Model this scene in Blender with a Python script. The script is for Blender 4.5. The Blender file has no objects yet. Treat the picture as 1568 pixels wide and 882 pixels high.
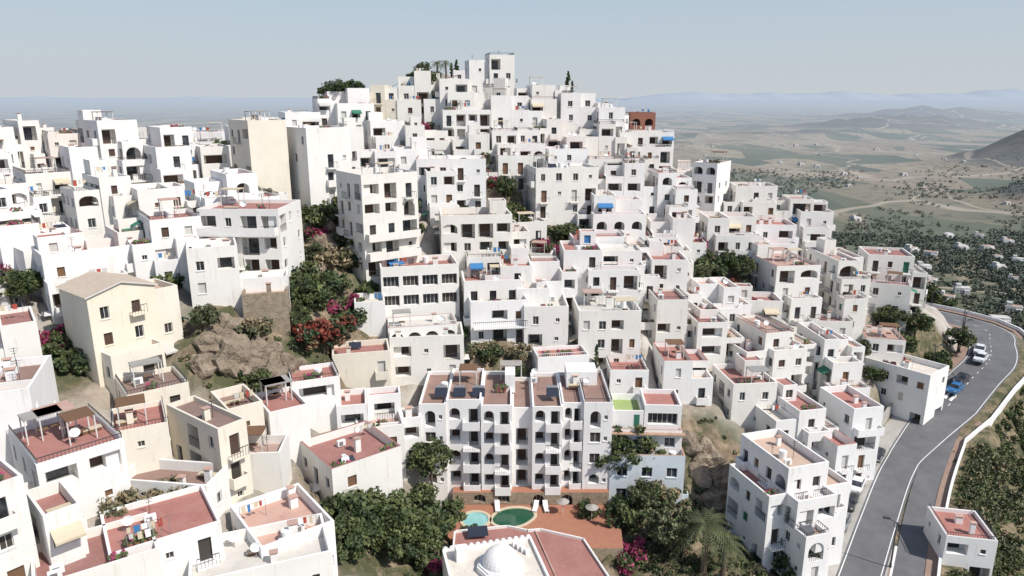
import bpy, math, random, numpy as np, time
T0=time.time()
F=1100.0; TH=math.radians(14.9); CZ=100.0
SC=bpy.context.scene
# ------------------------------------------------------------------ materials
MATS={}
def newmat(name):
    m=bpy.data.materials.new(name); m.use_nodes=True
    nt=m.node_tree; b=nt.nodes["Principled BSDF"]; MATS[name]=m
    return m,nt,b
def N(nt,t,**k):
    n=nt.nodes.new(t)
    for a,v in k.items(): setattr(n,a,v)
    return n
def mixc(nt,fac,a,b,mode='MIX'):
    n=nt.nodes.new("ShaderNodeMix"); n.data_type='RGBA'; n.blend_type=mode
    for s,v in ((n.inputs[0],fac),(n.inputs[6],a),(n.inputs[7],b)):
        if isinstance(v,bpy.types.NodeSocket): nt.links.new(v,s)
        elif isinstance(v,(int,float)): s.default_value=v
        else: s.default_value=tuple(v)+((1,) if len(v)==3 else ())
    return n.outputs[2]
def ramp(nt,src,p0,p1,c0=(0,0,0),c1=(1,1,1)):
    r=nt.nodes.new("ShaderNodeValToRGB"); e=r.color_ramp.elements
    e[0].position=p0; e[1].position=p1; e[0].color=c0+(1,); e[1].color=c1+(1,)
    nt.links.new(src,r.inputs[0]); return r.outputs[0]
def noise(nt,vec,scale,detail=4,rough=.6):
    n=N(nt,"ShaderNodeTexNoise"); n.inputs['Scale'].default_value=scale; n.inputs['Detail'].default_value=detail; n.inputs['Roughness'].default_value=rough
    nt.links.new(vec,n.inputs['Vector']); return n.outputs[0]
def pos(nt,sc=(1,1,1)):
    g=N(nt,"ShaderNodeNewGeometry"); m=N(nt,"ShaderNodeMapping"); m.inputs['Scale'].default_value=sc
    nt.links.new(g.outputs['Position'],m.inputs['Vector']); return m.outputs[0]
def bump(nt,b,h,st,dist):
    n=N(nt,"ShaderNodeBump"); n.inputs['Strength'].default_value=st; n.inputs['Distance'].default_value=dist
    nt.links.new(h,n.inputs['Height']); nt.links.new(n.outputs[0],b.inputs['Normal'])
def stucco(name,col,dirt=.68,rv=.08):
    m,nt,b=newmat(name); b.inputs['Roughness'].default_value=.9
    p=pos(nt); big=noise(nt,p,.35,5); st=noise(nt,pos(nt,(1.6,1.6,.2)),1.3,5,.7); fine=noise(nt,p,4,4)
    c=mixc(nt,ramp(nt,big,.35,.75),col,[x*.91 for x in col])
    d=(col[0]*dirt,col[1]*dirt*.95,col[2]*dirt*.86)
    c=mixc(nt,ramp(nt,st,.57,.82),c,d)
    c=mixc(nt,ramp(nt,noise(nt,p,1.1,7,.75),.62,.72,(0,0,0),(.6,.6,.6)),c,[x*.72 for x in col])
    oi=N(nt,"ShaderNodeObjectInfo")
    c=mixc(nt,1.0,c,ramp(nt,oi.outputs['Random'],0,1,(1-rv,1-rv*1.25,1-rv*1.9),(1,1,1)),'MULTIPLY')
    nt.links.new(c,b.inputs['Base Color']); bump(nt,b,fine,.35,.04); return m
stucco('W',(.82,.81,.795)); stucco('C',(.78,.73,.64)); stucco('Y',(.78,.72,.60)); stucco('P',(.76,.70,.64)); stucco('R',(.3,.13,.09))
stucco('B2',(.66,.72,.76))
def rough(name,c0,c1,sc=1.0,r=.9,bs=.3,bd=.05,lo=.35,hi=.7):
    m,nt,b=newmat(name); b.inputs['Roughness'].default_value=r
    p=pos(nt); n1=noise(nt,p,sc,6,.65)
    nt.links.new(mixc(nt,ramp(nt,n1,lo,hi),c0,c1),b.inputs['Base Color'])
    if bs: bump(nt,b,noise(nt,p,sc*5,4),bs,bd)
    return m
def roofm(name,c0,c1):
    m,nt,b=newmat(name); b.inputs['Roughness'].default_value=.85
    p=pos(nt); n1=noise(nt,p,.5,6,.65); oi=N(nt,"ShaderNodeObjectInfo")
    c=mixc(nt,ramp(nt,n1,.3,.7),c0,c1)
    c=mixc(nt,ramp(nt,noise(nt,p,2.2,5,.7),.55,.8),c,[.5*x+.16 for x in c1])
    c=mixc(nt,ramp(nt,noise(nt,p,.9,6,.8),.60,.72),c,[.6*x for x in c0])
    c=mixc(nt,1.0,c,ramp(nt,oi.outputs['Random'],0,1,(.8,.84,.86),(1.12,1.05,1.0)),'MULTIPLY')
    nt.links.new(c,b.inputs['Base Color']); bump(nt,b,noise(nt,p,6,3),.3,.03)
roofm('rT',(.32,.135,.115),(.40,.20,.17)); roofm('rB',(.44,.33,.26),(.53,.42,.34)); roofm('rW',(.66,.63,.58),(.55,.52,.47))
roofm('rG',(.36,.35,.33),(.28,.27,.25)); roofm('rN',(.22,.14,.12),(.29,.20,.165)); roofm('rGr',(.22,.34,.10),(.3,.38,.16)); roofm('rP',(.44,.27,.22),(.52,.37,.31))
def tiles(name,c0,c1):
    m,nt,b=newmat(name); b.inputs['Roughness'].default_value=.85
    p=pos(nt); w=N(nt,"ShaderNodeTexWave"); w.inputs['Scale'].default_value=1.6; w.inputs['Distortion'].default_value=.4; nt.links.new(p,w.inputs['Vector'])
    c=mixc(nt,ramp(nt,noise(nt,p,1.5,5),.3,.7),c0,c1)
    nt.links.new(c,b.inputs['Base Color']); bump(nt,b,w.outputs['Fac'],.6,.08)
tiles('tile',(.40,.24,.16),(.52,.36,.26)); tiles('tilep',(.50,.40,.31),(.58,.49,.39))
def plain(name,c,r=.8,metal=0,var=.15):
    m,nt,b=newmat(name); b.inputs['Roughness'].default_value=r; b.inputs['Metallic'].default_value=metal
    n=noise(nt,pos(nt),1.3,3); nt.links.new(mixc(nt,n,[x*(1-var) for x in c],[min(1,x*(1+var)) for x in c]),b.inputs['Base Color'])
def glassm(name,c):
    m,nt,b=newmat(name); b.inputs['Roughness'].default_value=.15
    n=noise(nt,pos(nt),.9,2); nt.links.new(mixc(nt,ramp(nt,n,.4,.65),c,[x*3+.01 for x in c]),b.inputs['Base Color'])
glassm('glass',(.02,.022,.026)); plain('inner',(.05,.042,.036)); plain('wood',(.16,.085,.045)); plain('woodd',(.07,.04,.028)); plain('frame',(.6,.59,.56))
plain('shut',(.5,.49,.46)); plain('green',(.03,.16,.10)); plain('blue',(.04,.17,.38)); plain('metal',(.35,.35,.36),.45,.6); plain('dark',(.03,.03,.032),.5)
plain('iron',(.05,.05,.055),.6); plain('redcloth',(.35,.06,.04)); plain('beigecloth',(.55,.47,.34)); plain('panel',(.03,.035,.05),.3); plain('white',(.78,.78,.77),.6)
rough('S',(.42,.34,.25),(.25,.20,.14),1.6,.95,.9,.25)
rough('rockm',(.36,.29,.215),(.18,.14,.10),.55,.95,1.0,.5,.35,.65)
rough('asphalt',(.15,.15,.155),(.11,.11,.114),.4,.85,.2,.02); rough('pavingr',(.27,.18,.14),(.33,.23,.18),.8,.85,.2,.02); rough('concrete',(.42,.40,.37),(.32,.30,.27),.5)
plain('paint',(.75,.75,.73),.6,0,.08)
plain('poolw',(.02,.09,.05),.08); plain('poolb',(.25,.5,.5),.08); plain('terr',(.36,.16,.10),.85)
def leaf(name,c):
    m,nt,b=newmat(name); b.inputs['Roughness'].default_value=.7
    n=noise(nt,pos(nt),1.2,3)
    cc=mixc(nt,ramp(nt,n,.35,.65),[x*.6 for x in c],[x*1.35 for x in c])
    nt.links.new(cc,b.inputs['Base Color'])
leaf('lf1',(.065,.09,.03)); leaf('lf2',(.033,.055,.02)); leaf('lf3',(.11,.13,.045)); leaf('dry',(.24,.19,.11)); leaf('bg',(.28,.035,.10)); leaf('bgr',(.20,.04,.025)); leaf('olive',(.10,.11,.055))
plain('bark',(.14,.10,.07))
# ------------------------------------------------------------------ mesh builder
class MB:
    def __init__(s): s.v=[]; s.f=[]; s.m=[]; s.names=[]
    def mi(s,n):
        if n not in s.names: s.names.append(n)
        return s.names.index(n)
    def poly(s,pts,mat):
        b=len(s.v); s.v.extend(pts); s.f.append(tuple(range(b,b+len(pts)))); s.m.append(s.mi(mat))
    def box(s,x0,x1,y0,y1,z0,z1,mat,bottom=False):
        a=[(x0,y0,z0),(x1,y0,z0),(x1,y1,z0),(x0,y1,z0),(x0,y0,z1),(x1,y0,z1),(x1,y1,z1),(x0,y1,z1)]
        for q in ((0,1,5,4),(1,2,6,5),(2,3,7,6),(3,0,4,7),(4,5,6,7))+(((3,2,1,0),) if bottom else ()):
            s.poly([a[i] for i in q],mat)
    def cyl(s,cx,cy,z0,z1,r,mat,n=10,r2=None,cap=True):
        r2=r if r2 is None else r2
        A=[(math.cos(2*math.pi*i/n),math.sin(2*math.pi*i/n)) for i in range(n)]
        for i in range(n):
            a,b=A[i],A[(i+1)%n]
            s.poly([(cx+a[0]*r,cy+a[1]*r,z0),(cx+b[0]*r,cy+b[1]*r,z0),(cx+b[0]*r2,cy+b[1]*r2,z1),(cx+a[0]*r2,cy+a[1]*r2,z1)],mat)
        if cap: s.poly([(cx+a[0]*r2,cy+a[1]*r2,z1) for a in A],mat)
    def tube(s,p0,p1,r0,r1,mat,n=6):
        p0=np.array(p0,float); p1=np.array(p1,float); d=p1-p0; d/=np.linalg.norm(d)+1e-9
        a=np.cross(d,(0,0,1) if abs(d[2])<.9 else (1,0,0)); a/=np.linalg.norm(a); b=np.cross(d,a)
        for i in range(n):
            t0=2*math.pi*i/n; t1=2*math.pi*(i+1)/n
            e0=a*math.cos(t0)+b*math.sin(t0); e1=a*math.cos(t1)+b*math.sin(t1)
            s.poly([tuple(p0+e0*r0),tuple(p0+e1*r0),tuple(p1+e1*r1),tuple(p1+e0*r1)],mat)
    def mesh(s,name):
        me=bpy.data.meshes.new(name); me.from_pydata(s.v,[],s.f)
        for n in s.names: me.materials.append(MATS[n])
        me.polygons.foreach_set('material_index',s.m); me.update(); return me
    def obj(s,name,loc=(0,0,0),rz=0):
        return add(s.mesh(name),name,loc,rz)
def add(me,name,loc=(0,0,0),rz=0,sc=None,parent=None):
    o=bpy.data.objects.new(name,me); SC.collection.objects.link(o); o.location=loc; o.rotation_euler=(0,0,rz)
    if sc: o.scale=sc
    if parent: o.parent=parent
    return o
# ------------------------------------------------------------------ terrain function
CP=[(-9,160,98.5),(-90,130,90),(-67,130,89),(-44,150,92),(-28,155,95),(-6,162,100),(16,160,96),(31.5,155,88),(44,150,78),(54,150,73),(61,140,68.5),(74,135,62),(76,130,61),(96,140,56),
(-2.7,77,50),(13,77,50),(28,72,48),(40,72,46),(-13,70,55.5),(-15,92,62.7),(6,98,65),(15.5,98,63),(21,95,57.5),(29,83,49),(26,90,57),(37,82,46),(-21,100,70.6),(-28,110,79),(-27,80,67.6),(-24,85,67),
(-30,86,75.5),(-40,72,69),(-53,72,72),(-63,85,77),(-80,110,83),(-48,110,83),(-33,46,64.5),(-20,50,60.5),(-14,58,58),(-5,60,51),(5,62,50),(2,118,73),(14,128,77),(-11,130,84),(-17,110,77),
(23.5,115,68.4),(41,118,65),(58,118,59),(41,105,57),(55,103,51),(67,112,50.5),(40,135,71.6),(2,150,91),(-24,145,89),(-60,60,70),(-60,40,66),
(52,96,46.5),(60,92,43),(75,75,36),(95,75,28),(95,100,36),(110,120,44),(130,120,25),(90,95,38),(130,160,30),(105,150,50),(85,165,50),(60,185,50),(70,112,49),(86,125,52.5),(50,60,38),(30,50,42),(80,50,25),
(0,200,75),(-50,200,75),(-100,180,78),(-130,120,80),(-130,60,66),(0,240,30),(-80,240,35),(80,230,0),(150,200,-20),(170,130,-20),(170,70,-20),(120,40,0),(60,10,10),(0,20,40),(-60,0,40),(-140,0,30),
(-200,120,40),(-200,200,20),(-60,300,-40),(40,300,-50),(150,280,-60),(240,200,-70),(240,80,-70),(200,0,-70),(0,-80,-50),(-150,-80,-50),(-300,100,-50),(-220,300,-60),(100,-80,-70)]
CPa=np.array(CP,float)
def phi(r): return np.sqrt(r*r+16)
_D=np.hypot(CPa[:,None,0]-CPa[None,:,0],CPa[:,None,1]-CPa[None,:,1])
n=len(CP); A=np.zeros((n+1,n+1)); A[:n,:n]=phi(_D)-np.eye(n)*1.0; A[:n,n]=1; A[n,:n]=1
WT=np.linalg.solve(A,np.append(CPa[:,2],0))
HILLS=[(1400,1800,118,200,190),(930,1150,50,110,100),(1130,1300,68,130,110),(1560,1500,110,200,200),(2050,4000,62,420,300),(2500,4300,55,350,300),(250,900,85,80,110),(160,760,55,60,90),(430,2600,40,200,120),(1350,3300,25,500,120),(-900,5200,60,900,300),(3500,6000,80,800,500)]
def far(x,y):
    z=-70+4*np.sin(x*.004+1)*np.cos(y*.003)+2*np.sin(x*.013)*np.sin(y*.011)
    for hx,hy,h,sx,sy in HILLS:
        g=np.exp(-((x-hx)/sx)**2-((y-hy)/sy)**2)
        z=z+h*g*(1+.22*np.sin(x*.021+y*.013)+.16*np.sin(x*.045-y*.04)+.08*np.sin(x*.08+y*.06))
    return z
def H(x,y):
    x=np.asarray(x,float); y=np.asarray(y,float); sh=x.shape; x=x.ravel(); y=y.ravel()
    out=far(x,y); r=np.hypot(x,y-110); m=r<350
    if m.any():
        xx=x[m]; yy=y[m]; d=np.hypot(xx[:,None]-CPa[None,:,0],yy[:,None]-CPa[None,:,1])
        z=phi(d)@WT[:n]+WT[n]; w=np.clip((r[m]-200)/140,0,1); w=w*w*(3-2*w)
        out[m]=z*(1-w)+out[m]*w
    return out.reshape(sh)
def ray(u,v):
    b=(441-v)/F; return np.array(((u-784)/F, math.cos(TH)+b*math.sin(TH), -math.sin(TH)+b*math.cos(TH)))
TT=np.arange(38,320,.25)
def hit(u,v):
    """intersect the camera ray through an image pixel with the terrain -> world point on the ground"""
    d=ray(u,v); P=d[None,:]*TT[:,None]; P[:,2]+=CZ
    i=np.argmax(P[:,2]<=H(P[:,0],P[:,1]))
    if i==0: i=500
    return P[i]
# ------------------------------------------------------------------ road
def rz(y): return float(np.interp(y,[40,72,96,110,125,140,170],[45,46,46.8,49.2,52.5,54.5,55]))
def hroad(u,v):
    d=ray(u,v)
    for t in np.arange(50,250,.2):
        p=d*t
        if CZ+p[2]<=rz(p[1]): return (round(float(p[0]),1),round(float(p[1]),1))
def smooth(pts,k=8):
    out=[]
    P=[np.array(p,float) for p in pts]; P=[2*P[0]-P[1]]+P+[2*P[-1]-P[-2]]
    for i in range(1,len(P)-2):
        for j in range(k):
            t=j/k; a,b,c,d=P[i-1:i+3]
            out.append(.5*((2*b)+(-a+c)*t+(2*a-5*b+4*c-d)*t*t+(-a+3*b-3*c+d)*t**3))
    out.append(P[-2]); return out
RA=[(1322,878),(1348,800),(1378,720),(1412,670),(1452,622),(1488,580),(1514,552),(1516,525),(1497,500)]
RBp=[(1392,878),(1404,800),(1420,740),(1438,690),(1458,645)]
ra=[hroad(*p) for p in RA]; rb=[hroad(*p) for p in RBp]
d0=np.array(ra[0])-np.array(ra[1]); ra=[tuple(np.array(ra[0])+d0*3)]+ra+[(ra[-1][0]-12,ra[-1][1]+14),(ra[-1][0]-40,ra[-1][1]+26)]
d0=np.array(rb[0])-np.array(rb[1]); rb=[tuple(np.array(rb[0])+d0*3)]+rb
RAs=smooth(ra); RBs=smooth(rb); 
def strip(mb,line,o0,o1,dz,mat,z1=None):
    L=np.array(line); T=np.gradient(L,axis=0); T/=np.linalg.norm(T,axis=1)[:,None]; Nn=np.stack([T[:,1],-T[:,0]],1)
    f0=o0 if callable(o0) else (lambda y:o0); f1=o1 if callable(o1) else (lambda y:o1)
    for i in range(len(L)-1):
        a0=L[i]+Nn[i]*f0(L[i][1]); a1=L[i]+Nn[i]*f1(L[i][1]); b0=L[i+1]+Nn[i+1]*f0(L[i+1][1]); b1=L[i+1]+Nn[i+1]*f1(L[i+1][1])
        za=rz(L[i][1])+dz; zb=rz(L[i+1][1])+dz
        mb.poly([(*a0,za),(*a1,za),(*b1,zb),(*b0,zb)],mat)
        if z1 is not None:
            for p,q in ((a0,b0),(a1,b1)):
                mb.poly([(*p,za-z1),(*q,zb-z1),(*q,zb),(*p,za)],mat)
# ------------------------------------------------------------------ houses
FOOT=[]   # cx,cy,w,d,yaw,zg
def wall(mb,o,e,L,z0,z1,ops,mat):
    nx,ny=e[1],-e[0]
    P=lambda s,q,z:(o[0]+e[0]*s+nx*q,o[1]+e[1]*s+ny*q,z)
    ops=[p for p in ops if p[0]>.05 and p[1]<L-.05 and p[2]>z0 and p[3]<z1-.05]
    ss=sorted({0.0,L}|{round(p[0],3) for p in ops}|{round(p[1],3) for p in ops}); ts=sorted({z0,z1}|{round(p[2],3) for p in ops}|{round(p[3],3) for p in ops})
    for i in range(len(ss)-1):
        s0,s1=ss[i],ss[i+1]; sc=(s0+s1)/2; st=None
        for j in range(len(ts)):
            op=j==len(ts)-1 or any(p[0]<sc<p[1] and p[2]<(ts[j]+ts[j+1])/2<p[3] for p in ops)
            if op:
                if st is not None: mb.poly([P(s0,0,st),P(s1,0,st),P(s1,0,ts[j]),P(s0,0,ts[j])],mat); st=None
            elif st is None: st=ts[j]
    for s0,s1,t0,t1,kind,pane in ops:
        arch=kind.endswith('A'); k=kind.rstrip('A'); dp={'win':.2,'door':.25,'log':1.5,'gal':.5}[k]
        for q in (((s0,t0),(s0,t1)),((s0,t1),(s1,t1)),((s1,t1),(s1,t0)),((s1,t0),(s0,t0))):
            (a,b),(c,d)=q; mb.poly([P(a,0,b),P(c,0,d),P(c,-dp,d),P(a,-dp,b)],mat)
        pm=pane if k!='log' else mat
        mb.poly([P(s0,-dp,t0),P(s1,-dp,t0),P(s1,-dp,t1),P(s0,-dp,t1)],pm)
        if k=='log':
            w=s1-s0; a=s0+w*.15; b=s1-w*.15; mb.poly([P(a,-dp+.03,t0),P(b,-dp+.03,t0),P(b,-dp+.03,t1-.25),P(a,-dp+.03,t1-.25)],pane)
        if k=='win' and pane in('glass','inner') or k=='gal':
            q=-dp+.04; fw=.06
            fr=[(s0,s1,t0,t0+fw),(s0,s1,t1-fw,t1),(s0,s0+fw,t0+fw,t1-fw),(s1-fw,s1,t0+fw,t1-fw)]
            nm=max(1,int((s1-s0)/.7)); 
            for i in range(1,nm+1):
                c=s0+(s1-s0)*i/(nm+1); fr.append((c-.025,c+.025,t0+fw,t1-fw))
            for a,b,c,d in fr: mb.poly([P(a,q,c),P(b,q,c),P(b,q,d),P(a,q,d)],'frame')
        if k=='win' and t1-t0<1.8:
            mb.poly([P(s0-.08,.07,t0-.0),P(s1+.08,.07,t0),P(s1+.08,-.02,t0+.02),P(s0-.08,-.02,t0+.02)],mat)
            mb.poly([P(s0-.08,.07,t0-.09),P(s1+.08,.07,t0-.09),P(s1+.08,.07,t0),P(s0-.08,.07,t0)],mat)
        if arch:
            r=(s1-s0)/2; c=(s0+s1)/2; h=min(r,(t1-t0)*.5); K=8
            pts=[(c-r*math.cos(math.pi*i/K),t1-h+h*math.sin(math.pi*i/K)) for i in range(K+1)]
            for i in range(K):
                a,b=pts[i],pts[i+1]
                mb.poly([P(a[0],0,a[1]),P(b[0],0,b[1]),P(b[0],0,t1),P(a[0],0,t1)],mat)
                mb.poly([P(a[0],0,a[1]),P(b[0],0,b[1]),P(b[0],-.3,b[1]),P(a[0],-.3,a[1])],mat)
    return P
def bx(mb,P,s0,s1,q0,q1,z0,z1,mat):
    a=[P(s0,q0,z0),P(s1,q0,z0),P(s1,q1,z0),P(s0,q1,z0),P(s0,q0,z1),P(s1,q0,z1),P(s1,q1,z1),P(s0,q1,z1)]
    for q in ((0,1,5,4),(1,2,6,5),(2,3,7,6),(3,0,4,7),(4,5,6,7),(3,2,1,0)): mb.poly([a[i] for i in q],mat)
def balcony(mb,P,s0,s1,zf,solid,mat,q=1.0):
    bx(mb,P,s0,s1,-.03,q,zf-.16,zf,mat)
    if solid:
        bx(mb,P,s0,s1,q-.1,q+.004,zf+.003,zf+.95,mat); bx(mb,P,s0-.003,s0+.1,-.03,q-.103,zf+.003,zf+.95,mat); bx(mb,P,s1-.1,s1+.003,-.03,q-.103,zf+.003,zf+.95,mat)
    else: railing(mb,P,s0,s1,q-.05,zf)
def railing(mb,P,s0,s1,q,zf,mat='iron'):
    bx(mb,P,s0,s1,q-.03,q+.03,zf+.92,zf+.98,mat)
    n=max(2,int((s1-s0)/.28))
    for i in range(n+1):
        c=s0+(s1-s0)*i/n; bx(mb,P,c-.015,c+.015,q-.015,q+.015,zf,zf+.92,mat)
def auto(rng,L,zg,zt,style):
    ops=[];ex=[]; k=0; st=2.85
    nb=max(1,int(L/rng.uniform(2.1,2.8))); cw=L/nb
    colt=[rng.random() for _ in range(nb)]
    while True:
        zf=zt-st*(k+1)+.1
        if zf<zg-1.6 or k>7: break
        sty='a' if (style=='a' and k==0) else ('w' if style=='a' else style)
        if style in('b','w') and L>5 and rng.random()<(.09 if style=='b' else .03): sty='a'
        if style=='b' and L>4 and sty=='b' and rng.random()<.3: ex.append(('bal',.3,L-.3,zf,rng.random()<.7))
        for i in range(nb):
            c=(i+.5)*cw+rng.uniform(-.2,.2)*(cw-1.5 if cw>1.6 else 0)*.5; r=rng.random() if rng.random()<.5 else colt[i]
            pane=rng.choice(['glass','glass','glass','inner','inner','wood','woodd','shut']); 
            if rng.random()<.02: pane=rng.choice(['blue','green'])
            if sty=='a':
                w=min(1.8,cw*.74); ops.append((i*cw+cw/2-w/2,i*cw+cw/2+w/2,zf+.9,zf+2.4,'logA','inner')); continue
            if sty=='g':
                w=cw*.8; ops.append((i*cw+cw/2-w/2,i*cw+cw/2+w/2,zf+.7,zf+2.25,'gal',rng.choice(['glass','inner']))); continue
            pn,ps,pd,pl={'w':(.15,.12,.17,.24),'p':(.62,.18,.05,.0),'b':(.05,.05,.22,.53)}[sty]
            if r<pn: continue
            if r<pn+ps: ops.append((c-.3,c+.3,zf+1.3,zf+1.9,'win',pane)); continue
            if r<pn+ps+pd and cw>1.7:
                ops.append((c-.5,c+.5,zf+.05,zf+2.15,'door',pane)); ex.append(('bal',c-.85,c+.85,zf,rng.random()<.4)); continue
            if r<pn+ps+pd+pl and cw>1.9:
                w=cw*rng.uniform(.6,.85); A='A' if rng.random()<.13 else ''; sol=rng.random()<.5
                c=i*cw+cw/2; ops.append((c-w/2,c+w/2,zf+(.9 if sol else .05),zf+2.35,'log'+A,rng.choice(['glass','woodd','inner'])))
                if not sol: ex.append(('rail',c-w/2,c+w/2,zf+.05))
                if rng.random()<.08: ex.append(('awn',c-w/2-.1,c+w/2+.1,zf+2.4,rng.choice(['green','beigecloth','beigecloth','shut','blue'])))
                continue
            w=rng.uniform(.38,.55); h=rng.choice([1.15,1.25,1.35]); ops.append((c-w,c+w,zf+.95,zf+.95+h,'win',pane))
        k+=1
    return ops,ex
def extras(mb,P,ex,mat):
    last=[]
    for e in sorted(ex,key=lambda e:e[1]-e[2]):
        if e[0]=='bal':
            if any(abs(z-e[3])<.3 and a-.3<e[1] and b+.3>e[2] for a,b,z in last): continue
            last.append((e[1],e[2],e[3])); balcony(mb,P,e[1],e[2],e[3],e[4],mat,.8 if e[2]-e[1]<2 else 1.1)
        elif e[0]=='rail': railing(mb,P,e[1],e[2],-.06,e[3])
        elif e[0]=='awn':
            mb.poly([P(e[1],.02,e[3]),P(e[2],.02,e[3]),P(e[2],1.2,e[3]-.55),P(e[1],1.2,e[3]-.55)],e[4])
            mb.poly([P(e[1],1.2,e[3]-.55),P(e[2],1.2,e[3]-.55),P(e[2],1.2,e[3]-.75),P(e[1],1.2,e[3]-.75)],e[4])
def volume(mb,x0,x1,y0,y1,z0,zr,par,roof,mat,rng,zg,styles,t=.22,coping=None):
    W=x1-x0;D=y1-y0; zt=zr+par; rail=par<.56 and par>.3 and rng.random()<.5 and zr>2.5
    for wi,((o,e,L),sty) in enumerate(zip((((x0,y0),(1,0),W),((x1,y0),(0,1),D),((x1,y1),(-1,0),W),((x0,y1),(0,-1),D)),styles)):
        if sty in (None,'-'): ops,ex=[],[]
        else: ops,ex=auto(rng,L,zg,zr,sty) if isinstance(sty,str) else sty
        P=wall(mb,o,e,L,z0,zt,ops,mat); extras(mb,P,[x for x in ex if x[1]>.1 and x[2]<L-.1],mat)
        if rail and wi in (0,1,3): railing(mb,P,.15,L-.15,-.11,zt-.5,'white' if W>7 else 'iron')
    cm=coping or mat
    if par>.05:
        a=[(x0,y0),(x1,y0),(x1,y1),(x0,y1)]; b=[(x0+t,y0+t),(x1-t,y0+t),(x1-t,y1-t),(x0+t,y1-t)]
        for i in range(4):
            j=(i+1)%4
            mb.poly([(*a[i],zt),(*a[j],zt),(*b[j],zt),(*b[i],zt)],cm)
            mb.poly([(*b[i],zt),(*b[j],zt),(*b[j],zr),(*b[i],zr)],mat)
        mb.poly([(*p,zr) for p in b],roof)
    else: mb.poly([(x0,y0,zt),(x1,y0,zt),(x1,y1,zt),(x0,y1,zt)],roof)
def clutter(mb,x0,x1,y0,y1,z,rng,n,mat):
    for _ in range(n):
        x=rng.uniform(x0+.6,x1-.6) if x1-x0>1.4 else (x0+x1)/2; y=rng.uniform(y0+.6,y1-.6) if y1-y0>1.4 else (y0+y1)/2; r=rng.random()
        if r<.2: 
            s=rng.uniform(.25,.4); h=rng.uniform(.8,1.5); mb.box(x-s,x+s,y-s*.8,y+s*.8,z-.02,z+h,mat); mb.box(x-s-.08,x+s+.08,y-s*.8-.08,y+s*.8+.08,z+h+.12,z+h+.2,'rP',True); mb.box(x-s+.1,x+s-.1,y-.1,y+.1,z+h,z+h+.12,'dark')
        elif r<.31: mb.box(x-.45,x+.45,y-.18,y+.18,z+.1,z+.75,'white'); mb.poly([(x-.3,y-.184,z+.15),(x+.15,y-.184,z+.15),(x+.15,y-.184,z+.65),(x-.3,y-.184,z+.65)],'metal')
        elif r<.38:
            mb.cyl(x,y,z,z+rng.uniform(.9,1.3),.45,'white',12)
        elif r<.50:
            h=rng.uniform(1.6,2.6); mb.box(x-.02,x+.02,y-.02,y+.02,z,z+h,'iron')
            for k in range(3): mb.box(x-.4+k*.1,x+.4-k*.1,y-.015,y+.015,z+h-.15-k*.25,z+h-.12-k*.25,'iron',True)
        elif r<.58:
            R=.45;K=10; mb.box(x-.03,x+.03,y-.03,y+.03,z,z+.9,'metal')
            for i in range(K):
                a=2*math.pi*i/K;b=2*math.pi*(i+1)/K
                mb.poly([(x,y+.12,z+1.0),(x+R*math.cos(a),y-.1+R*.3*math.sin(a),z+1.05+R*math.sin(a)*.85),(x+R*math.cos(b),y-.1+R*.3*math.sin(b),z+1.05+R*math.sin(b)*.85)],'white')
        elif r<.62:
            mb.poly([(x-.8,y-.5,z+.25),(x+.8,y-.5,z+.25),(x+.8,y+.4,z+.85),(x-.8,y+.4,z+.85)],'panel'); mb.box(x-.75,x-.7,y+.33,y+.37,z,z+.78,'metal'); mb.box(x+.7,x+.75,y+.33,y+.37,z,z+.78,'metal')
            mb.cyl(x,y+.8,z,z+.9,.25,'white',8)
        elif r<.76 and x1-x0>3.2 and y1-y0>2.8:
            w=rng.uniform(1.1,1.5);d=rng.uniform(.9,1.2); X=min(max(x,x0+w+.2),x1-w-.2); Y=min(max(y,y0+d+.2),y1-d-.2)
            c=rng.choice(['beigecloth','wood','rP','rG'])
            mb.box(X-w,X+w,Y-d,Y+d,z+2.2,z+2.3,c,True)
            for a in(-1,1):
                for b in(-1,1): mb.box(X+a*(w-.1)-.05,X+a*(w-.1)+.05,Y+b*(d-.1)-.05,Y+b*(d-.1)+.05,z,z+2.2,'frame')
            mb.box(X-.4,X+.4,Y-.3,Y+.3,z+.68,z+.74,'wood',True)
        elif r<.82:
            L=rng.uniform(1.6,2.6)
            for q in(-L/2,L/2): mb.box(x+q-.02,x+q+.02,y-.02,y+.02,z,z+1.7,'metal')
            mb.box(x-L/2,x+L/2,y-.008,y+.008,z+1.64,z+1.655,'dark',True)
            q=-L/2+.15
            while q<L/2-.4:
                ww=rng.uniform(.25,.5); hh=rng.uniform(.4,.8)
                mb.poly([(x+q,y-.012,z+1.64),(x+q+ww,y-.012,z+1.64),(x+q+ww*.97,y-.05,z+1.64-hh),(x+q+.02,y-.05,z+1.64-hh)],rng.choice(['white','beigecloth','blue','shut','redcloth'])); q+=ww+rng.uniform(.05,.3)
        elif r<.93:
            for k in range(rng.randint(2,4)):
                px=x+k*.5-.6; py=y0+.5; mb.cyl(px,py,z,z+.35,.16,'terr',7,.2)
                for q in range(14):
                    a=rng.uniform(0,6.28);b=rng.uniform(.1,.4);h=rng.uniform(.4,.95); s=.14
                    cx=px+b*math.cos(a);cy=py+b*math.sin(a); mb.poly([(cx-s,cy,z+h-s),(cx+s,cy-.05,z+h-s*.5),(cx+s*.6,cy+.1,z+h+s),(cx-s*.8,cy+.06,z+h+s*.8)],rng.choice(['lf1','lf3','lf1','bg']))
        else:
            mb.box(x-.9,x+.9,y-.3,y+.3,z+.3,z+.42,'beigecloth',True); mb.box(x-.85,x+.85,y-.25,y+.25,z,z+.3,'wood')
SITES=[]
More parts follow.
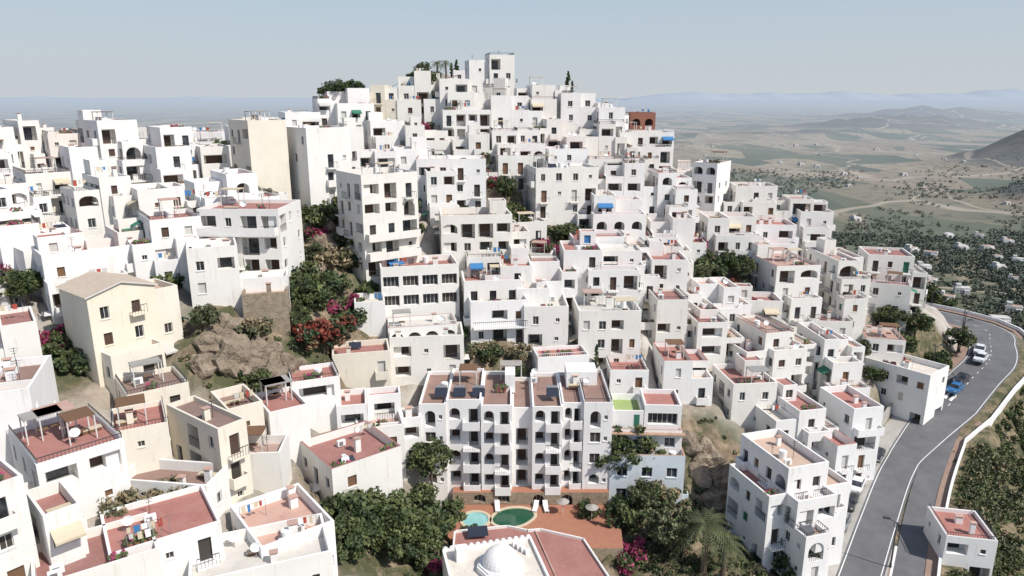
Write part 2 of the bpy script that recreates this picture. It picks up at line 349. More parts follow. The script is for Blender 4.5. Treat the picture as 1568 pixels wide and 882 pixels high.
def house(cx,cy,zt,w,d,yaw,roof,style,mat,seed,name='whitewashed_house',comp=1,zg=None,gable=False):
    """cx,cy footprint centre (m); zt parapet top"""
    rng=random.Random(seed); c,s=math.cos(yaw),math.sin(yaw)
    cor=np.array([(cx+c*a*w/2-s*b*d/2,cy+s*a*w/2+c*b*d/2) for a in(-1,0,1) for b in(-1,1)])
    hz=H(cor[:,0],cor[:,1])
    if zg is None: zg=float(min(hz.min()+.5,hz[[0,2,4]].mean()))
    zg=min(zg,zt-3.0)
    FOOT.append((cx,cy,w,d,yaw,zg)); z0=-4.0; Ht=zt-zg
    mb=MB(); par=rng.choice([.5,.5,.75,.95,1.0]); RF={'T':'rT','B':'rB','W':'rW','G':'rG','N':'rN','P':'rP'}; rf=RF.get(roof,roof)
    if roof=='W' and comp: rf=rng.choice(['rW','rT','rT','rP','rP'])
    x0,x1,y0,y1=-w/2,w/2,-d/2,d/2
    side='w' if style!='p' else 'p'
    cop='rT' if rng.random()<.10 else None
    dense=9 if math.hypot(cx,cy)<90 else 13
    J=lambda:rng.uniform(.01,.05)
    if gable:
        gops=[]
        for f,zz in enumerate((Ht-2.7,Ht-5.6,Ht-8.5)):
            for i,sx in enumerate((.22,.68)):
                if zz>0: gops.append((w*sx-.45,w*sx+.45,zz,zz+1.35,'win',('glass','woodd')[(f+i)%2]))
        volume(mb,x0,x1,y0,y1,z0,Ht,0,'tilep',mat,rng,0,((gops,[('bal',w*.68-.8,w*.68+.8,Ht-2.75,False)]),'p','-','p'))
        hh=w*.14; o=.25
        for Y in (y0,y1): mb.poly([(x0,Y,Ht),(x1,Y,Ht),(0,Y,Ht+hh)],mat)
        for a in (-1,1):
            mb.poly([(0,y0-o,Ht+hh+.06),(a*(w/2+o),y0-o,Ht-.02),(a*(w/2+o),y1+o,Ht-.02),(0,y1+o,Ht+hh+.06)],'tilep')
            mb.poly([(0,y0-o,Ht+hh+.06),(a*(w/2+o),y0-o,Ht-.02),(a*(w/2+o),y0-o,Ht-.16),(0,y0-o,Ht+hh-.08)],'frame')
        volume(mb,x1-.03,x1+3.0,y0+1.0,y1-.8,z0,Ht-1.6,.7,'rB','C',rng,0,('w','w','-','-'))
        volume(mb,x0+.6,x1-.9,y0-2.2,y0+.2,z0,Ht-7.0,.9,'rB','C',rng,0,('w','w','-','w'))
    else:
        zr=Ht-par; ca,cb=x0,x1
        if comp and Ht>5.8 and w>5 and d>4.5 and rng.random()<.7:
            k=rng.choice([-1,1]); q=rng.uniform(.35,.6); back=min(rng.uniform(1.8,3.2),d*.5); zl=zr-2.85
            xa,xb=(x0,x0+w*q) if k<0 else (x1-w*q,x1)
            xc,xd=(x0+w*q,x1) if k<0 else (x0,x1-w*q)
            volume(mb,xc,xd,y0,y1,z0,zr,par,rf,mat,rng,0,(style,side if k<0 else '-','-',side if k>0 else '-'),coping=cop)
            zz=zr-rng.choice([.02,.6,1.1]); volume(mb,xa+J(),xb-J(),y0+back,y1-J(),z0,zz,par-.03,rng.choice([rf,'rT','rW']),mat,rng,zl,(style,'-' if k<0 else side,'-','-' if k>0 else side),coping=cop)
            volume(mb,xa+J(),xb-J(),y0+J(),y0+back+.3,z0,zl,.9,rng.choice([rf,'rT','rB','rP']),mat,rng,0,(style,side if k>0 else '-','-',side if k<0 else '-'))
            clutter(mb,xa+.4,xb-.4,y0+.4,y0+back,zl,rng,1,mat); ca,cb=xc,xd
        else: volume(mb,x0,x1,y0,y1,z0,zr,par,rf,mat,rng,0,(style,side,'-',side),coping=cop)
        if comp:
            lv=zr; yy=y0
            for step in range(2):
                lv=lv-2.85*rng.choice([1,1,2]); 
                if lv<2.4 or rng.random()<.2: break
                q=rng.uniform(.5,1.05); ww=w*q; X0=rng.uniform(x0-.4,x1+.4-ww) if q<1 else x0-.4-J(); pr=rng.uniform(1.3,2.6)
                volume(mb,X0,X0+ww,yy-pr,yy+.25,z0,lv,rng.choice([.5,.9])+J(),rng.choice([rf,'rT','rT','rB','rP']),mat,rng,0,(rng.choice([style,'w','b']),side,'-',side))
                if rng.random()<.8: clutter(mb,X0+.4,X0+ww-.4,yy-pr+.3,yy,lv,rng,1,mat)
                yy-=pr
            for k in (-1,1):
                if rng.random()<.5:
                    lz=zr-rng.choice([1.4,2.85,2.85,4.2])
                    if lz<2.2: continue
                    ww=rng.uniform(2,3.6); ya=y0+rng.uniform(-.6,1.5); yb=y1-rng.uniform(.1,1.5)
                    if yb-ya<2: continue
                    X0,X1=(x0-ww,x0+.1) if k<0 else (x1-.1,x1+ww)
                    volume(mb,X0,X1,ya,yb,z0,lz,rng.uniform(.3,.95),rng.choice([rf,'rT','rB','rW']),mat,rng,0,(rng.choice(['w','b','w']),'-' if k<0 else side,'-','-' if k>0 else side))
                    clutter(mb,X0+.3,X1-.3,ya+.3,yb-.3,lz,rng,1,mat)
        ww=cb-ca
        if comp and ww>3.6 and d>4 and rng.random()<.3:
            rw=min(ww*.55,rng.uniform(2.2,3.6)); rd=min(d*.5,rng.uniform(2.2,3.4)); X0=ca+.35 if rng.random()<.5 else cb-.35-rw
            volume(mb,X0,X0+rw,y1-.3-rd,y1-.3,zr-.02,zr+2.3,.2,rng.choice([rf,'rW']),mat,rng,zr+.3,('w' if rng.random()<.6 else 'p','p','-','p'),t=.15)
            clutter(mb,ca+.4,cb-.4,y0+.4,y1-rd-.6,zr,rng,max(1,int(ww*d/dense)),mat)
        else: clutter(mb,ca+.4,cb-.4,y0+.4,y1-.4,zr,rng,max(1,int(ww*d/dense)),mat)
    return mb.obj(name,(cx,cy,zg),yaw)
def place(uL,uR,vT,vB,rel,dep,roof,style,mat,name='whitewashed_house',comp=1):
    uc=(uL+uR)/2; P=hit(uc,vB); phi_=math.atan2(-P[0],P[1]); ps=math.radians(rel); yaw=ps+phi_
    dd=ray(uc,vT); zt=CZ+dd[2]*P[1]/dd[1]
    dep_t=np.dot(P-np.array((0,0,CZ)),(0,math.cos(TH),-math.sin(TH)))
    W=(uR-uL)/F*dep_t*math.cos(phi_)
    w=max(2.5,(W-dep*abs(math.sin(ps)))/math.cos(ps))
    ext=(w*abs(math.sin(ps))+dep*math.cos(ps))/2
    cx=P[0]-math.sin(phi_)*ext; cy=P[1]+math.cos(phi_)*ext
    SITES.append((round(float(cx),1),round(float(cy),1),round(float(zt),1),round(float(w),1),int(dep),round(math.degrees(yaw)),roof,style,mat,comp))
TAB="""
-60 78 752 930 12 8 T w W 1
72 135 785 890 10 5 T w W 0
30 215 700 800 12 9 T w W 0
-40 118 600 720 -15 9 N p W 0
165 355 828 900 5 7 T p W 0
358 525 832 905 18 8 P w W 0
462 625 715 795 25 8 T w W 0
268 392 660 765 28 9 N w C 0
180 268 655 720 0 6 T p C 0
60 262 868 935 0 6 T p W 0
300 520 868 945 0 6 W p W 0
185 300 600 660 10 6 N p C 0
330 410 625 690 15 6 N p C 0
395 480 630 700 15 6 T p W 0
445 525 583 650 5 5 T w W 0
520 620 618 695 0 5 W w W 1
545 622 655 720 5 5 P w W 0
-40 75 500 590 0 7 W p W 1
0 110 585 690 -15 7 N p W 0
112 262 452 592 22 7 T w Y 0
60 235 385 465 10 7 T p W 1
235 315 368 440 5 6 W w W 1
295 372 378 465 0 6 W w W 0
312 478 322 432 -22 9 T b W 0
368 448 425 462 -5 4 W p W 0
375 450 450 500 -5 4 B - S 0
-30 40 195 300 10 8 W w W 1
20 75 185 280 15 8 W w W 1
70 135 205 280 10 8 W w P 1
130 225 184 290 20 9 W w W 1
100 160 225 300 10 8 W w W 1
235 305 195 290 15 8 W w W 1
225 300 225 300 15 8 W w W 1
300 358 225 290 10 8 N b W 1
360 450 184 320 20 9 T - C 0
440 545 196 330 25 9 W p W 0
375 435 182 240 5 7 N w W 0
-20 32 235 320 0 8 W b W 1
35 125 265 365 10 9 N b W 1
-30 75 290 400 15 9 N w W 1
140 215 272 380 15 8 W w W 1
205 300 290 385 10 8 W w W 1
290 405 268 375 15 8 T a W 1
0 75 345 430 5 8 W p W 1
60 140 360 430 15 8 T p W 1
130 230 358 430 10 7 T p W 1
225 320 335 430 10 7 W w W 1
522 648 268 450 25 9 N b W 0
580 705 408 490 5 7 T g W 0
592 702 500 560 5 5 W a W 0
512 600 540 592 0 5 T p C 0
600 712 515 590 0 6 W w W 0
545 592 462 510 0 5 W p W 0
640 745 243 325 0 8 W w W 1
650 700 262 340 5 6 B b W 1
670 785 330 430 5 8 B b W 1
705 800 430 500 5 7 T w W 1
710 810 462 530 8 8 B b W 0
760 860 408 480 5 7 T w W 1
795 870 470 530 5 8 W w W 0
850 985 385 470 8 8 T w W 1
870 980 478 555 10 8 W w W 0
800 915 258 350 15 9 W w W 0
895 985 300 375 10 8 W w W 1
985 1060 265 345 15 9 W a W 1
1055 1115 250 330 -20 8 W a W 0
915 985 250 320 10 8 W w W 1
865 960 368 430 10 8 T p W 1
930 1050 400 475 10 8 T w W 1
985 1060 335 400 10 8 W w W 1
1000 1060 378 440 10 8 P w W 1
1062 1158 335 400 15 8 W b W 1
1135 1215 345 400 15 8 W b W 1
1108 1185 285 350 15 7 W w W 1
1165 1240 305 370 15 7 W w W 1
1205 1270 325 390 15 7 P w W 1
1130 1250 408 480 28 12 P b W 1
1220 1325 400 490 28 12 P b W 1
1300 1390 392 470 15 8 T w W 1
1310 1388 435 490 5 6 T w W 0
1110 1225 510 600 35 9 P b W 1
1205 1305 520 610 30 9 P b W 1
1305 1445 568 628 -22 7 W w W 0
1300 1380 520 570 15 7 P w W 0
990 1090 555 620 15 8 T w W 1
1040 1110 495 560 20 7 T w W 1
1080 1185 590 650 25 8 T w W 1
1050 1128 442 505 20 7 W w W 1
985 1050 460 535 15 7 T w W 1
1000 1100 478 530 20 7 T p W 1
922 992 568 610 10 6 T w W 0
1110 1252 715 865 40 9 B b W 1
1160 1255 628 720 35 8 T w W 1
1235 1338 625 735 38 8 T b W 0
1215 1300 680 770 40 7 T w W 0
498 570 135 215 10 8 W p W 1
570 625 130 200 -10 8 W b C 1
612 662 108 190 0 8 W w W 1
655 692 112 175 0 6 W p W 1
670 742 120 190 5 7 W w W 1
675 752 168 215 5 6 W b W 0
742 788 84 150 10 7 W w W 0
712 750 92 150 10 6 W w W 0
785 850 130 190 10 8 W w W 1
748 812 146 205 5 7 W w W 1
848 915 142 200 10 8 W w W 1
905 955 165 220 10 8 W w W 1
955 1002 172 220 10 7 T b R 0
430 500 172 235 10 8 W w W 1
480 560 195 255 10 8 W p W 1
560 622 185 240 10 7 W b W 1
618 690 192 245 5 7 B w W 1
690 750 205 255 5 7 B w W 1
748 830 200 255 5 8 W w W 1
828 892 183 235 10 7 W b W 1
880 942 190 245 10 7 W w W 1
935 1030 203 255 12 8 P b W 1
545 610 232 290 5 7 W b W 1
600 662 228 280 5 7 B w W 1
755 832 238 290 8 7 W w W 1
830 902 228 275 10 7 W w W 1
890 952 243 290 10 7 W w W 1
950 1012 245 290 10 7 W b W 1
"""
NMH={'C':'cream_house','Y':'yellow_gabled_house','P':'plastered_house','R':'red_brick_house','S':'stone_retaining_block'}
for ln in TAB.strip().splitlines():
    a=ln.split(); place(*map(float,a[:5]),float(a[5]),a[6],a[7],a[8],'',int(a[9]))
for i,r in enumerate(SITES):
    house(r[0],r[1],r[2],r[3],r[4],math.radians(r[5]),r[6],r[7],r[8],100+i,NMH.get(r[8],'whitewashed_house'),r[9],gable=(r[8]=='Y'))
# ------------------------------------------------------------------ apartment block
def apartment():
    rng=random.Random(5); mb=MB(); cx=.6; zb=50.0
    FOOT.append((cx,86,24,11,0,50)); FOOT.append((17,85,9,9,0,50.5))
    st=2.85; base=2.3
    x0=-8.0
    ops=[]
    for s in (2.6,5.6): ops.append((s,s+1.5,.9,2.0,'gal'+'A','inner'))
    ops+=[(10,11.4,.3,2.0,'galA','woodd'),(13.5,15,.3,2.0,'galA','inner')]
    wall(mb,(x0,-.95),(1,0),19.5,-3,base,ops,'S'); wall(mb,(x0+19.5,-.95),(0,1),2.6,-3,base,[],'S'); mb.poly([(x0,-.95,base),(x0+19.5,-.95,base),(x0+19.5,.4,base),(x0,.4,base)],'terr')
    segs=[(-12,-8.7,0,.0,'n'),(-8.7,-4.4,.5,.35,'l'),(-4.4,-.6,-.35,0,'l'),(-.6,1.9,.9,-.9,'d'),(1.9,5.6,-.2,-.25,'l'),(5.6,8.2,.6,-.1,'l'),(8.2,11.7,-.1,.25,'n')]
    for a,b,y,dz,k in segs:
        zr=base+4*st-.4+dz; L=b-a; ops=[];ex=[]
        for f in range(4):
            zf=base-.2+f*st
            if k=='n':
                ops.append((L*.5-.95,L*.5+.35,zf+.05 if f==3 else zf+.9,zf+2.25,'logA' if f in(0,3) else 'win','inner')); ops.append((L*.5+.75,L*.5+1.2,zf+1.1,zf+1.7,'win','inner'))
            elif k=='d': ops.append((.5,L-.5,zf+.05,zf+2.35,'log','woodd')); ex.append(('rail',.5,L-.5,zf+.05))
            else:
                w=min(1.35,L*.33); ops.append((.35,.35+w,zf+.85,zf+2.4,'logA' if f%2 else 'log','woodd')); ops.append((L-.35-w*.9,L-.35,zf+.05,zf+2.3,'log','inner'))
                ex.append(('bal',L-.5-w*1.3,L-.15,zf,(f+int(a))%3!=0))
        volume(mb,a+.003,b-.003,y,11+dz*.01,-.1,zr,.5,'rN','W',rng,0,((ops,ex),'-','-','-'))
    for x in (-9.5,-7.2,-4.8,4.5):
        z=base+4*st-.3; mb.poly([(x-.8,2.2,z+.4),(x+.8,2.2,z+.4),(x+.8,3.3,z+1.1),(x-.8,3.3,z+1.1)],'panel'); mb.tube((x-.7,3.5,z+1.2),(x+.7,3.5,z+1.2),.22,.22,'metal',8)
        for q in(-.7,.7): mb.box(x+q-.03,x+q+.03,3.2,3.26,z-.3,z+1.05,'metal')
    clutter(mb,-11,11,4,10,base+4*st-.2,rng,12,'W')
    mb.box(-1.5,-.2,5,8,base+4*st-.5,base+4*st+1.9,'W'); mb.box(6.5,10.5,6.5,10,base+4*st-.5,base+4*st+1.7,'W')
    mb.obj('whitewashed_apartment_block',(cx,81,zb),0)
    mb=MB(); rng=random.Random(9)
    def fl(L,nn,zs,kind): 
        return ([(L*(i+.5)/nn-.65,L*(i+.5)/nn+.65,z+.9,z+2.2,kind,'glass') for i in range(nn) for z in zs],[])
    volume(mb,-4.6,4.6,-4,4,-3,6.0,.9,'rT','B2',rng,0,(fl(9.2,3,(0,3),'win'),'w','-','w'),coping='tile')
    volume(mb,-4.4,4.4,-2.2,3.9,5.9,9.2,.25,'rT','W',rng,6.2,(fl(8.8,3,(6.2,),'gal'),'w','-','w'),coping='tile')
    volume(mb,-4.3,-.4,-1.6,3.8,9.1,10.9,.8,'rGr','W',rng,12,('-','-','-','-'))
    volume(mb,-.3,4.3,-1.5,3.7,9.1,11.9,.6,'rT','W',rng,9.2,('g','w','-','-'))
    bx(mb,lambda s,q,z:(s,-2.2-q,z),-4.7,4.7,-.03,.7,9.0,9.12,'tile')
    clutter(mb,-4,4,-3.7,-2.4,6,rng,3,'W'); mb.box(-1.6,-.9,-1.62,-1.52,9.6,11.2,'green')
    mb.obj('terraced_town_house',(17.0,84.5,50.3),math.radians(-3))
apartment()
# ------------------------------------------------------------------ domed building and red roofed annex
def domed():
    mb=MB(); rng=random.Random(3); z=57.0
    volume(mb,-5,4,-4.5,3.2,-8,0,.35,'rW','W',rng,-3,('w','w','w','w'))
    for i in range(14):
        x=-4.7+i*.645
        for Y in (-4.39,3.09): 
            K=6; c=x; r=.26
            mb.poly([(c+r*math.cos(math.pi*j/K),Y-.1,.35+r*math.sin(math.pi*j/K)) for j in range(K+1)],'white'); mb.poly([(c+r*math.cos(math.pi*j/K),Y+.1,.35+r*math.sin(math.pi*j/K)) for j in range(K+1)],'white')
            for j in range(K):
                a=math.pi*j/K;b=math.pi*(j+1)/K; mb.poly([(c+r*math.cos(a),Y-.1,.35+r*math.sin(a)),(c+r*math.cos(b),Y-.1,.35+r*math.sin(b)),(c+r*math.cos(b),Y+.1,.35+r*math.sin(b)),(c+r*math.cos(a),Y+.1,.35+r*math.sin(a))],'white')
    mb.cyl(.0,-.6,0,.55,2.3,'W',8,2.3); mb.cyl(0,-.6,.55,.7,2.1,'white',8)
    K=24
    for i in range(8):
        a0=math.pi/2*i/8;a1=math.pi/2*(i+1)/8
        for j in range(K):
            b0=2*math.pi*j/K;b1=2*math.pi*(j+1)/K
            q=lambda a,b:(1.75*math.cos(a)*math.cos(b),-.6+1.75*math.cos(a)*math.sin(b),.68+1.6*math.sin(a))
            mb.poly([q(a0,b0),q(a0,b1),q(a1,b1),q(a1,b0)],'W')
    for i in range(4): mb.box(1.9+.3*i,2.3+.3*i,2.2-.5*i,2.6-.5*i,0,.5,'white')
    mb.box(-3.9,-2.9,1.2,2.2,0,1.3,'W'); mb.box(-4.4,-4.0,-2.5,-2.1,0,.9,'W')
    mb.obj('domed_building',(-1.2,59.3,z),math.radians(14)); FOOT.append((-1.2,59,9.5,8,.24,50))
    mb=MB()
    a=[(-6.8,2.2),(-6.6,-6),(9.6,-7.2),(7.2,.8),(2.6,2.6),(1.2,2.4),(-1,3.2)]
    mb.poly([(x,y,0) for x,y in a],'rT')
    for i in range(len(a)):
        p,q=a[i],a[(i+1)%len(a)]; mb.poly([(*p,-6),(*q,-6),(*q,.28),(*p,.28)],'W')
        d=np.array(q)-np.array(p); d=d/np.linalg.norm(d); nn=np.array((-d[1],d[0]))*.18
        mb.poly([(*p,.28),(*q,.28),(q[0]+nn[0],q[1]+nn[1],.28),(p[0]+nn[0],p[1]+nn[1],.28)],'W'); mb.poly([(p[0]+nn[0],p[1]+nn[1],0),(q[0]+nn[0],q[1]+nn[1],0),(q[0]+nn[0],q[1]+nn[1],.28),(p[0]+nn[0],p[1]+nn[1],.28)],'W')
    mb.tube((2.0,2.4,.08),(4.2,-7,.08),.09,.09,'rP',5)
    mb.poly([(-5.2,.6,.45),(-3,.9,.45),(-3.2,2.1,.95),(-5.3,1.8,.95)],'panel'); mb.box(-4.6,-4.3,1.6,1.9,0,.8,'metal')
    mb.obj('red_roofed_house',(.5,66.5,54.2),0); FOOT.append((1.5,65,16,8.5,0,50))
domed()
# ------------------------------------------------------------------ pool terrace
rnd_=random.Random(21)
def pools():
    mb=MB(); z=50.62
    pts=[(-8.4,80.0),(-8.6,75),(-6,71),(12.6,71),(13,76),(11.5,80.0)]
    mb.poly([(x,y,z) for x,y in pts],'terr')
    for i in range(len(pts)):
        p,q=pts[i],pts[(i+1)%len(pts)]; mb.poly([(*p,z-3),(*q,z-3),(*q,z),(*p,z)],'S')
    mb.obj('pool_terrace')
    def blob(cx,cy,rx,ry,fn,K=32): return [(cx+rx*fn(2*math.pi*i/K)*math.cos(2*math.pi*i/K),cy+ry*fn(2*math.pi*i/K)*math.sin(2*math.pi*i/K)) for i in range(K)]
    for nm,cx,cy,rx,ry,fn,wm in (('kidney_swimming_pool',.1,76.9,2.7,1.75,lambda a:1-.16*math.cos(2*a+.8)+.1*math.sin(a),'poolw'),('round_plunge_pool',-4.4,76.6,1.55,1.6,lambda a:1,'poolb')):
        mb=MB(); A=blob(cx,cy,rx,ry,fn); B=blob(cx,cy,rx+.4,ry+.4,fn)
        mb.poly([(*p,z+.05) for p in A],wm)
        for i in range(32):
            j=(i+1)%32; mb.poly([(*A[i],z+.13),(*A[j],z+.13),(*B[j],z+.13),(*B[i],z+.13)],'beigecloth'); mb.poly([(*B[i],z),(*B[j],z),(*B[j],z+.13),(*B[i],z+.13)],'beigecloth'); mb.poly([(*A[i],z+.05),(*A[j],z+.05),(*A[j],z+.13),(*A[i],z+.13)],'beigecloth')
        mb.obj(nm)
    for x,y in ((6.2,77.9),(9.6,76.6)):
        mb=MB(); mb.cyl(0,0,0,2.1,.04,'frame',6)
        for i in range(12):
            a=2*math.pi*i/12;b=2*math.pi*(i+1)/12; mb.poly([(.8*math.cos(a),.8*math.sin(a),1.75),(.8*math.cos(b),.8*math.sin(b),1.75),(0,0,2.15)],'rG')
        mb.obj('parasol',(x,y,z))
    for x in (2.9,4.2,-1.8):
        mb=MB(); mb.box(-.3,.3,-.9,.4,.28,.36,'white',True); mb.poly([(-.3,.4,.36),(.3,.4,.36),(.3,.9,.8),(-.3,.9,.8)],'white')
        for a in(-.26,.2):
            for b in(-.85,.3): mb.box(a,a+.05,b,b+.05,0,.28,'white')
        mb.obj('sun_lounger',(x,78.9,z),rnd_.uniform(-.3,.3))
    FOOT.append((1.5,76,21,9.5,0,50.2))
pools()
# ------------------------------------------------------------------ filler houses
EXCU=((380,520,7),(500,400,6),(520,480,7),(480,545,6),(520,330,4),(1110,730,7),(1080,690,5),(560,830,7),(960,760,7),(620,800,5),(760,545,4),(1110,415,5),(780,300,4),(1000,830,9),(1222,850,5),(100,560,4),(330,540,5),(1200,800,3),(1395,520,7),(1420,455,6),(870,365,4))
EXC=[(round(float(hit(u,v)[0]),1),round(float(hit(u,v)[1]),1),r) for u,v,r in EXCU]
RAn=np.array(RAs); RBn=np.array(RBs)
def near_foot(x,y,r):
    for f in FOOT:
        dx,dy=x-f[0],y-f[1]; c,s=math.cos(f[4]),math.sin(f[4]); lx=abs(c*dx+s*dy)-f[2]/2; ly=abs(-s*dx+c*dy)-f[3]/2
        if max(lx,ly)<r: return True
    return False
rf=random.Random(77)
for it in range(5000):
    x=rf.uniform(-115,85); y=rf.uniform(48,185)
    if x>0 and y<88: continue
    if y<88 and x>-16: continue
    if x>15 and y<96: continue
    if x>68 and y<125: continue
    if x/y>.62 : continue
    if y>168-(0.25*abs(x)): 
        if rf.random()<.6: continue
    if any((x-a)**2+(y-b)**2<(r+3.5)**2 for a,b,r in EXC): continue
    if min(np.hypot(RAn[:,0]-x,RAn[:,1]-y).min(),np.hypot(RBn[:,0]-x,RBn[:,1]-y).min())<12: continue
    w=rf.uniform(5,9); d=rf.uniform(4,6)
    if near_foot(x,y,min(w,d)/2+.3): continue
    hz=float(H(x,y)); 
    if hz<45: continue
    h=rf.uniform(2.8,4.6); yaw=rf.uniform(-.3,.4)-x*.004
    house(x,y,hz+h-1.0,w,d,yaw,rf.choice('WTTTTPPN'),rf.choice('wwwpb'),'W',1000+it,zg=hz-2.4)
# ------------------------------------------------------------------ terrain sheet
def axis(lo,hi,st,g,lim_lo,lim_hi):
    c=list(np.arange(lo,hi+1e-6,st)); a=[];s=st;x=c[-1]
    while x<lim_hi: s*=g; x+=s; a.append(x)
    b=[];s=st;x=c[0]
    while x>lim_lo: s*=g; x-=s; b.append(x)
    return np.array(b[::-1]+c+a)
X=axis(-110,125,1.2,1.05,-70000,70000); Y=axis(35,200,1.2,1.045,-3000,90000)
XX,YY=np.meshgrid(X,Y); 
Z=np.empty_like(XX)
for i in range(0,len(Y),40): Z[i:i+40]=H(XX[i:i+40],YY[i:i+40])
rs=np.random.RandomState(1)
near=(XX>-120)&(XX<140)&(YY>30)&(YY<215)
Z[near]+=rs.uniform(-.18,.18,near.sum())
COL=np.zeros(XX.shape)
for a,b,r in EXC: COL=np.maximum(COL,np.clip(1.6-np.hypot(XX-a,YY-b)/(r+1.5),0,1))
COL=np.maximum(COL,np.clip((XX-62)/8,0,1)*(YY<130)); COL=np.maximum(COL,np.clip((YY-172)/10,0,1)); COL=np.maximum(COL,(np.clip((56-Z)/4,0,1))*(near))
Z[near]+=(COL[near]*(np.sin(XX[near]*1.9+YY[near])*np.sin(YY[near]*1.3)*.7+rs.uniform(-.35,.35,near.sum())))
for cx,cy,w,d,yaw,zg in FOOT:
    m=(abs(XX-cx)<12+w)&(abs(YY-cy)<12+d); c,s=math.cos(yaw),math.sin(yaw)
    lx=c*(XX[m]-cx)+s*(YY[m]-cy); ly=-s*(XX[m]-cx)+c*(YY[m]-cy); ins=(abs(lx)<w/2+.5)&(abs(ly)<d/2+.5)
    z=Z[m]; z[ins]=np.minimum(z[ins],zg-.15); Z[m]=z
RL=np.vstack([RAn,RBn])
m=(XX>25)&(XX<140)&(YY>20)&(YY<200)
dd=np.hypot(XX[m][:,None]-RL[None,:,0],YY[m][:,None]-RL[None,:,1]); k=dd.argmin(1); dm=dd.min(1)
rzv=np.interp(RL[k,1],[40,72,96,110,125,140,170],[45,46,46.8,49.2,52.5,54.5,55])-.12
z=Z[m]; w=np.clip((dm-5.6)/3.4,0,1); Z[m]=rzv*(1-w)+z*w
def HZ(x,y):
    """height of the finished terrain sheet"""
    x=np.atleast_1d(np.asarray(x,float)); y=np.atleast_1d(np.asarray(y,float))
    i=np.clip(np.searchsorted(X,x)-1,0,len(X)-2); j=np.clip(np.searchsorted(Y,y)-1,0,len(Y)-2)
    tx=(x-X[i])/(X[i+1]-X[i]); ty=(y-Y[j])/(Y[j+1]-Y[j])
    return Z[j,i]*(1-tx)*(1-ty)+Z[j,i+1]*tx*(1-ty)+Z[j+1,i]*(1-tx)*ty+Z[j+1,i+1]*tx*ty
ny,nx=XX.shape
V=np.stack([XX,YY,Z],-1).reshape(-1,3); idx=np.arange(nx*ny).reshape(ny,nx)
Q=np.stack([idx[:-1,:-1],idx[:-1,1:],idx[1:,1:],idx[1:,:-1]],-1).reshape(-1,4)
def npmesh(name,V,Q,mi,mats,smooth=False):
    me=bpy.data.meshes.new(name); me.vertices.add(len(V)); me.vertices.foreach_set('co',V.astype(np.float32).ravel())
    k=Q.shape[1]; me.loops.add(len(Q)*k); me.loops.foreach_set('vertex_index',Q.astype(np.int32).ravel())
    me.polygons.add(len(Q)); me.polygons.foreach_set('loop_start',np.arange(len(Q),dtype=np.int32)*k)
    for n_ in mats: me.materials.append(MATS[n_])
    if mi is not None: me.polygons.foreach_set('material_index',mi.astype(np.int32))
    if smooth: me.polygons.foreach_set('use_smooth',np.ones(len(Q),bool))
    me.update(calc_edges=True); me.validate(); return me
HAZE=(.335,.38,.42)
def hazed(nt,c,scale=6000.0):  # aerial haze painted into the base colour, growing with distance from the origin
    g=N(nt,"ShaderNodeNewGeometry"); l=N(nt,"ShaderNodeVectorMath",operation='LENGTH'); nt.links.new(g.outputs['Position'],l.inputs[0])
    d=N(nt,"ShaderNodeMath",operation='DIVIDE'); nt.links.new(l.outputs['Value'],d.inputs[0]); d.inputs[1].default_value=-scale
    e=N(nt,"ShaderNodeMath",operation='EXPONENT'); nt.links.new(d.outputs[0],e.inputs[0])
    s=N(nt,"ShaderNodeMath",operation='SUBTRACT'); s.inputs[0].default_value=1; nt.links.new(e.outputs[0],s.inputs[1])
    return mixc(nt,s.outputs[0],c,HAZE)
m_,nt,b=newmat('ground'); b.inputs['Roughness'].default_value=.95; b.inputs['Specular IOR Level'].default_value=.1
p=pos(nt)
def vor(nt,sc,ex=(1,1,0)):
    v=N(nt,"ShaderNodeTexVoronoi"); v.inputs['Scale'].default_value=sc
    mm=N(nt,"ShaderNodeMapping"); mm.inputs['Scale'].default_value=ex; mm.inputs['Rotation'].default_value=(0,0,.5)
    g=N(nt,"ShaderNodeNewGeometry"); nt.links.new(g.outputs['Position'],mm.inputs['Vector']); nt.links.new(mm.outputs[0],v.inputs['Vector']); return v
v=vor(nt,.0055,(1.5,.6,0)); sep=N(nt,"ShaderNodeSeparateColor"); nt.links.new(v.outputs['Color'],sep.inputs[0])
fr=nt.nodes.new("ShaderNodeValToRGB"); fr.color_ramp.interpolation='CONSTANT'
els=[(0,(.25,.19,.12)),(.18,(.10,.105,.05)),(.33,(.30,.235,.15)),(.48,(.06,.075,.035)),(.60,(.20,.165,.10)),(.72,(.085,.095,.045)),(.86,(.31,.25,.165))]
e=fr.color_ramp.elements; e[0].color=els[0][1]+(1,); e[1].position=els[1][0]; e[1].color=els[1][1]+(1,)
for q,c_ in els[2:]:
    x_=e.new(q); x_.color=c_+(1,)
nt.links.new(sep.outputs[0],fr.inputs[0])
wild=mixc(nt,ramp(nt,noise(nt,p,.012,8,.65),.4,.62),(.12,.09,.062),(.05,.05,.03))
wild=mixc(nt,ramp(nt,noise(nt,p,.05,6,.8),.5,.6),wild,(.04,.038,.026))
hz_=N(nt,"ShaderNodeSeparateXYZ"); nt.links.new(p,hz_.inputs[0]); mh=N(nt,"ShaderNodeMapRange"); mh.inputs[1].default_value=-60; mh.inputs[2].default_value=-50; nt.links.new(hz_.outputs[2],mh.inputs[0])
fld=mixc(nt,ramp(nt,noise(nt,p,.0016,5),.28,.36),wild,fr.outputs[0])
w_=N(nt,"ShaderNodeTexWave"); w_.inputs['Scale'].default_value=.035; w_.inputs['Distortion'].default_value=2; nt.links.new(p,w_.inputs['Vector'])
fld=mixc(nt,mixc(nt,.15,(0,0,0),w_.outputs['Color']),fld,(.11,.10,.06))
fld=mixc(nt,ramp(nt,noise(nt,p,.05,6,.7),.52,.64),fld,(.05,.058,.03))
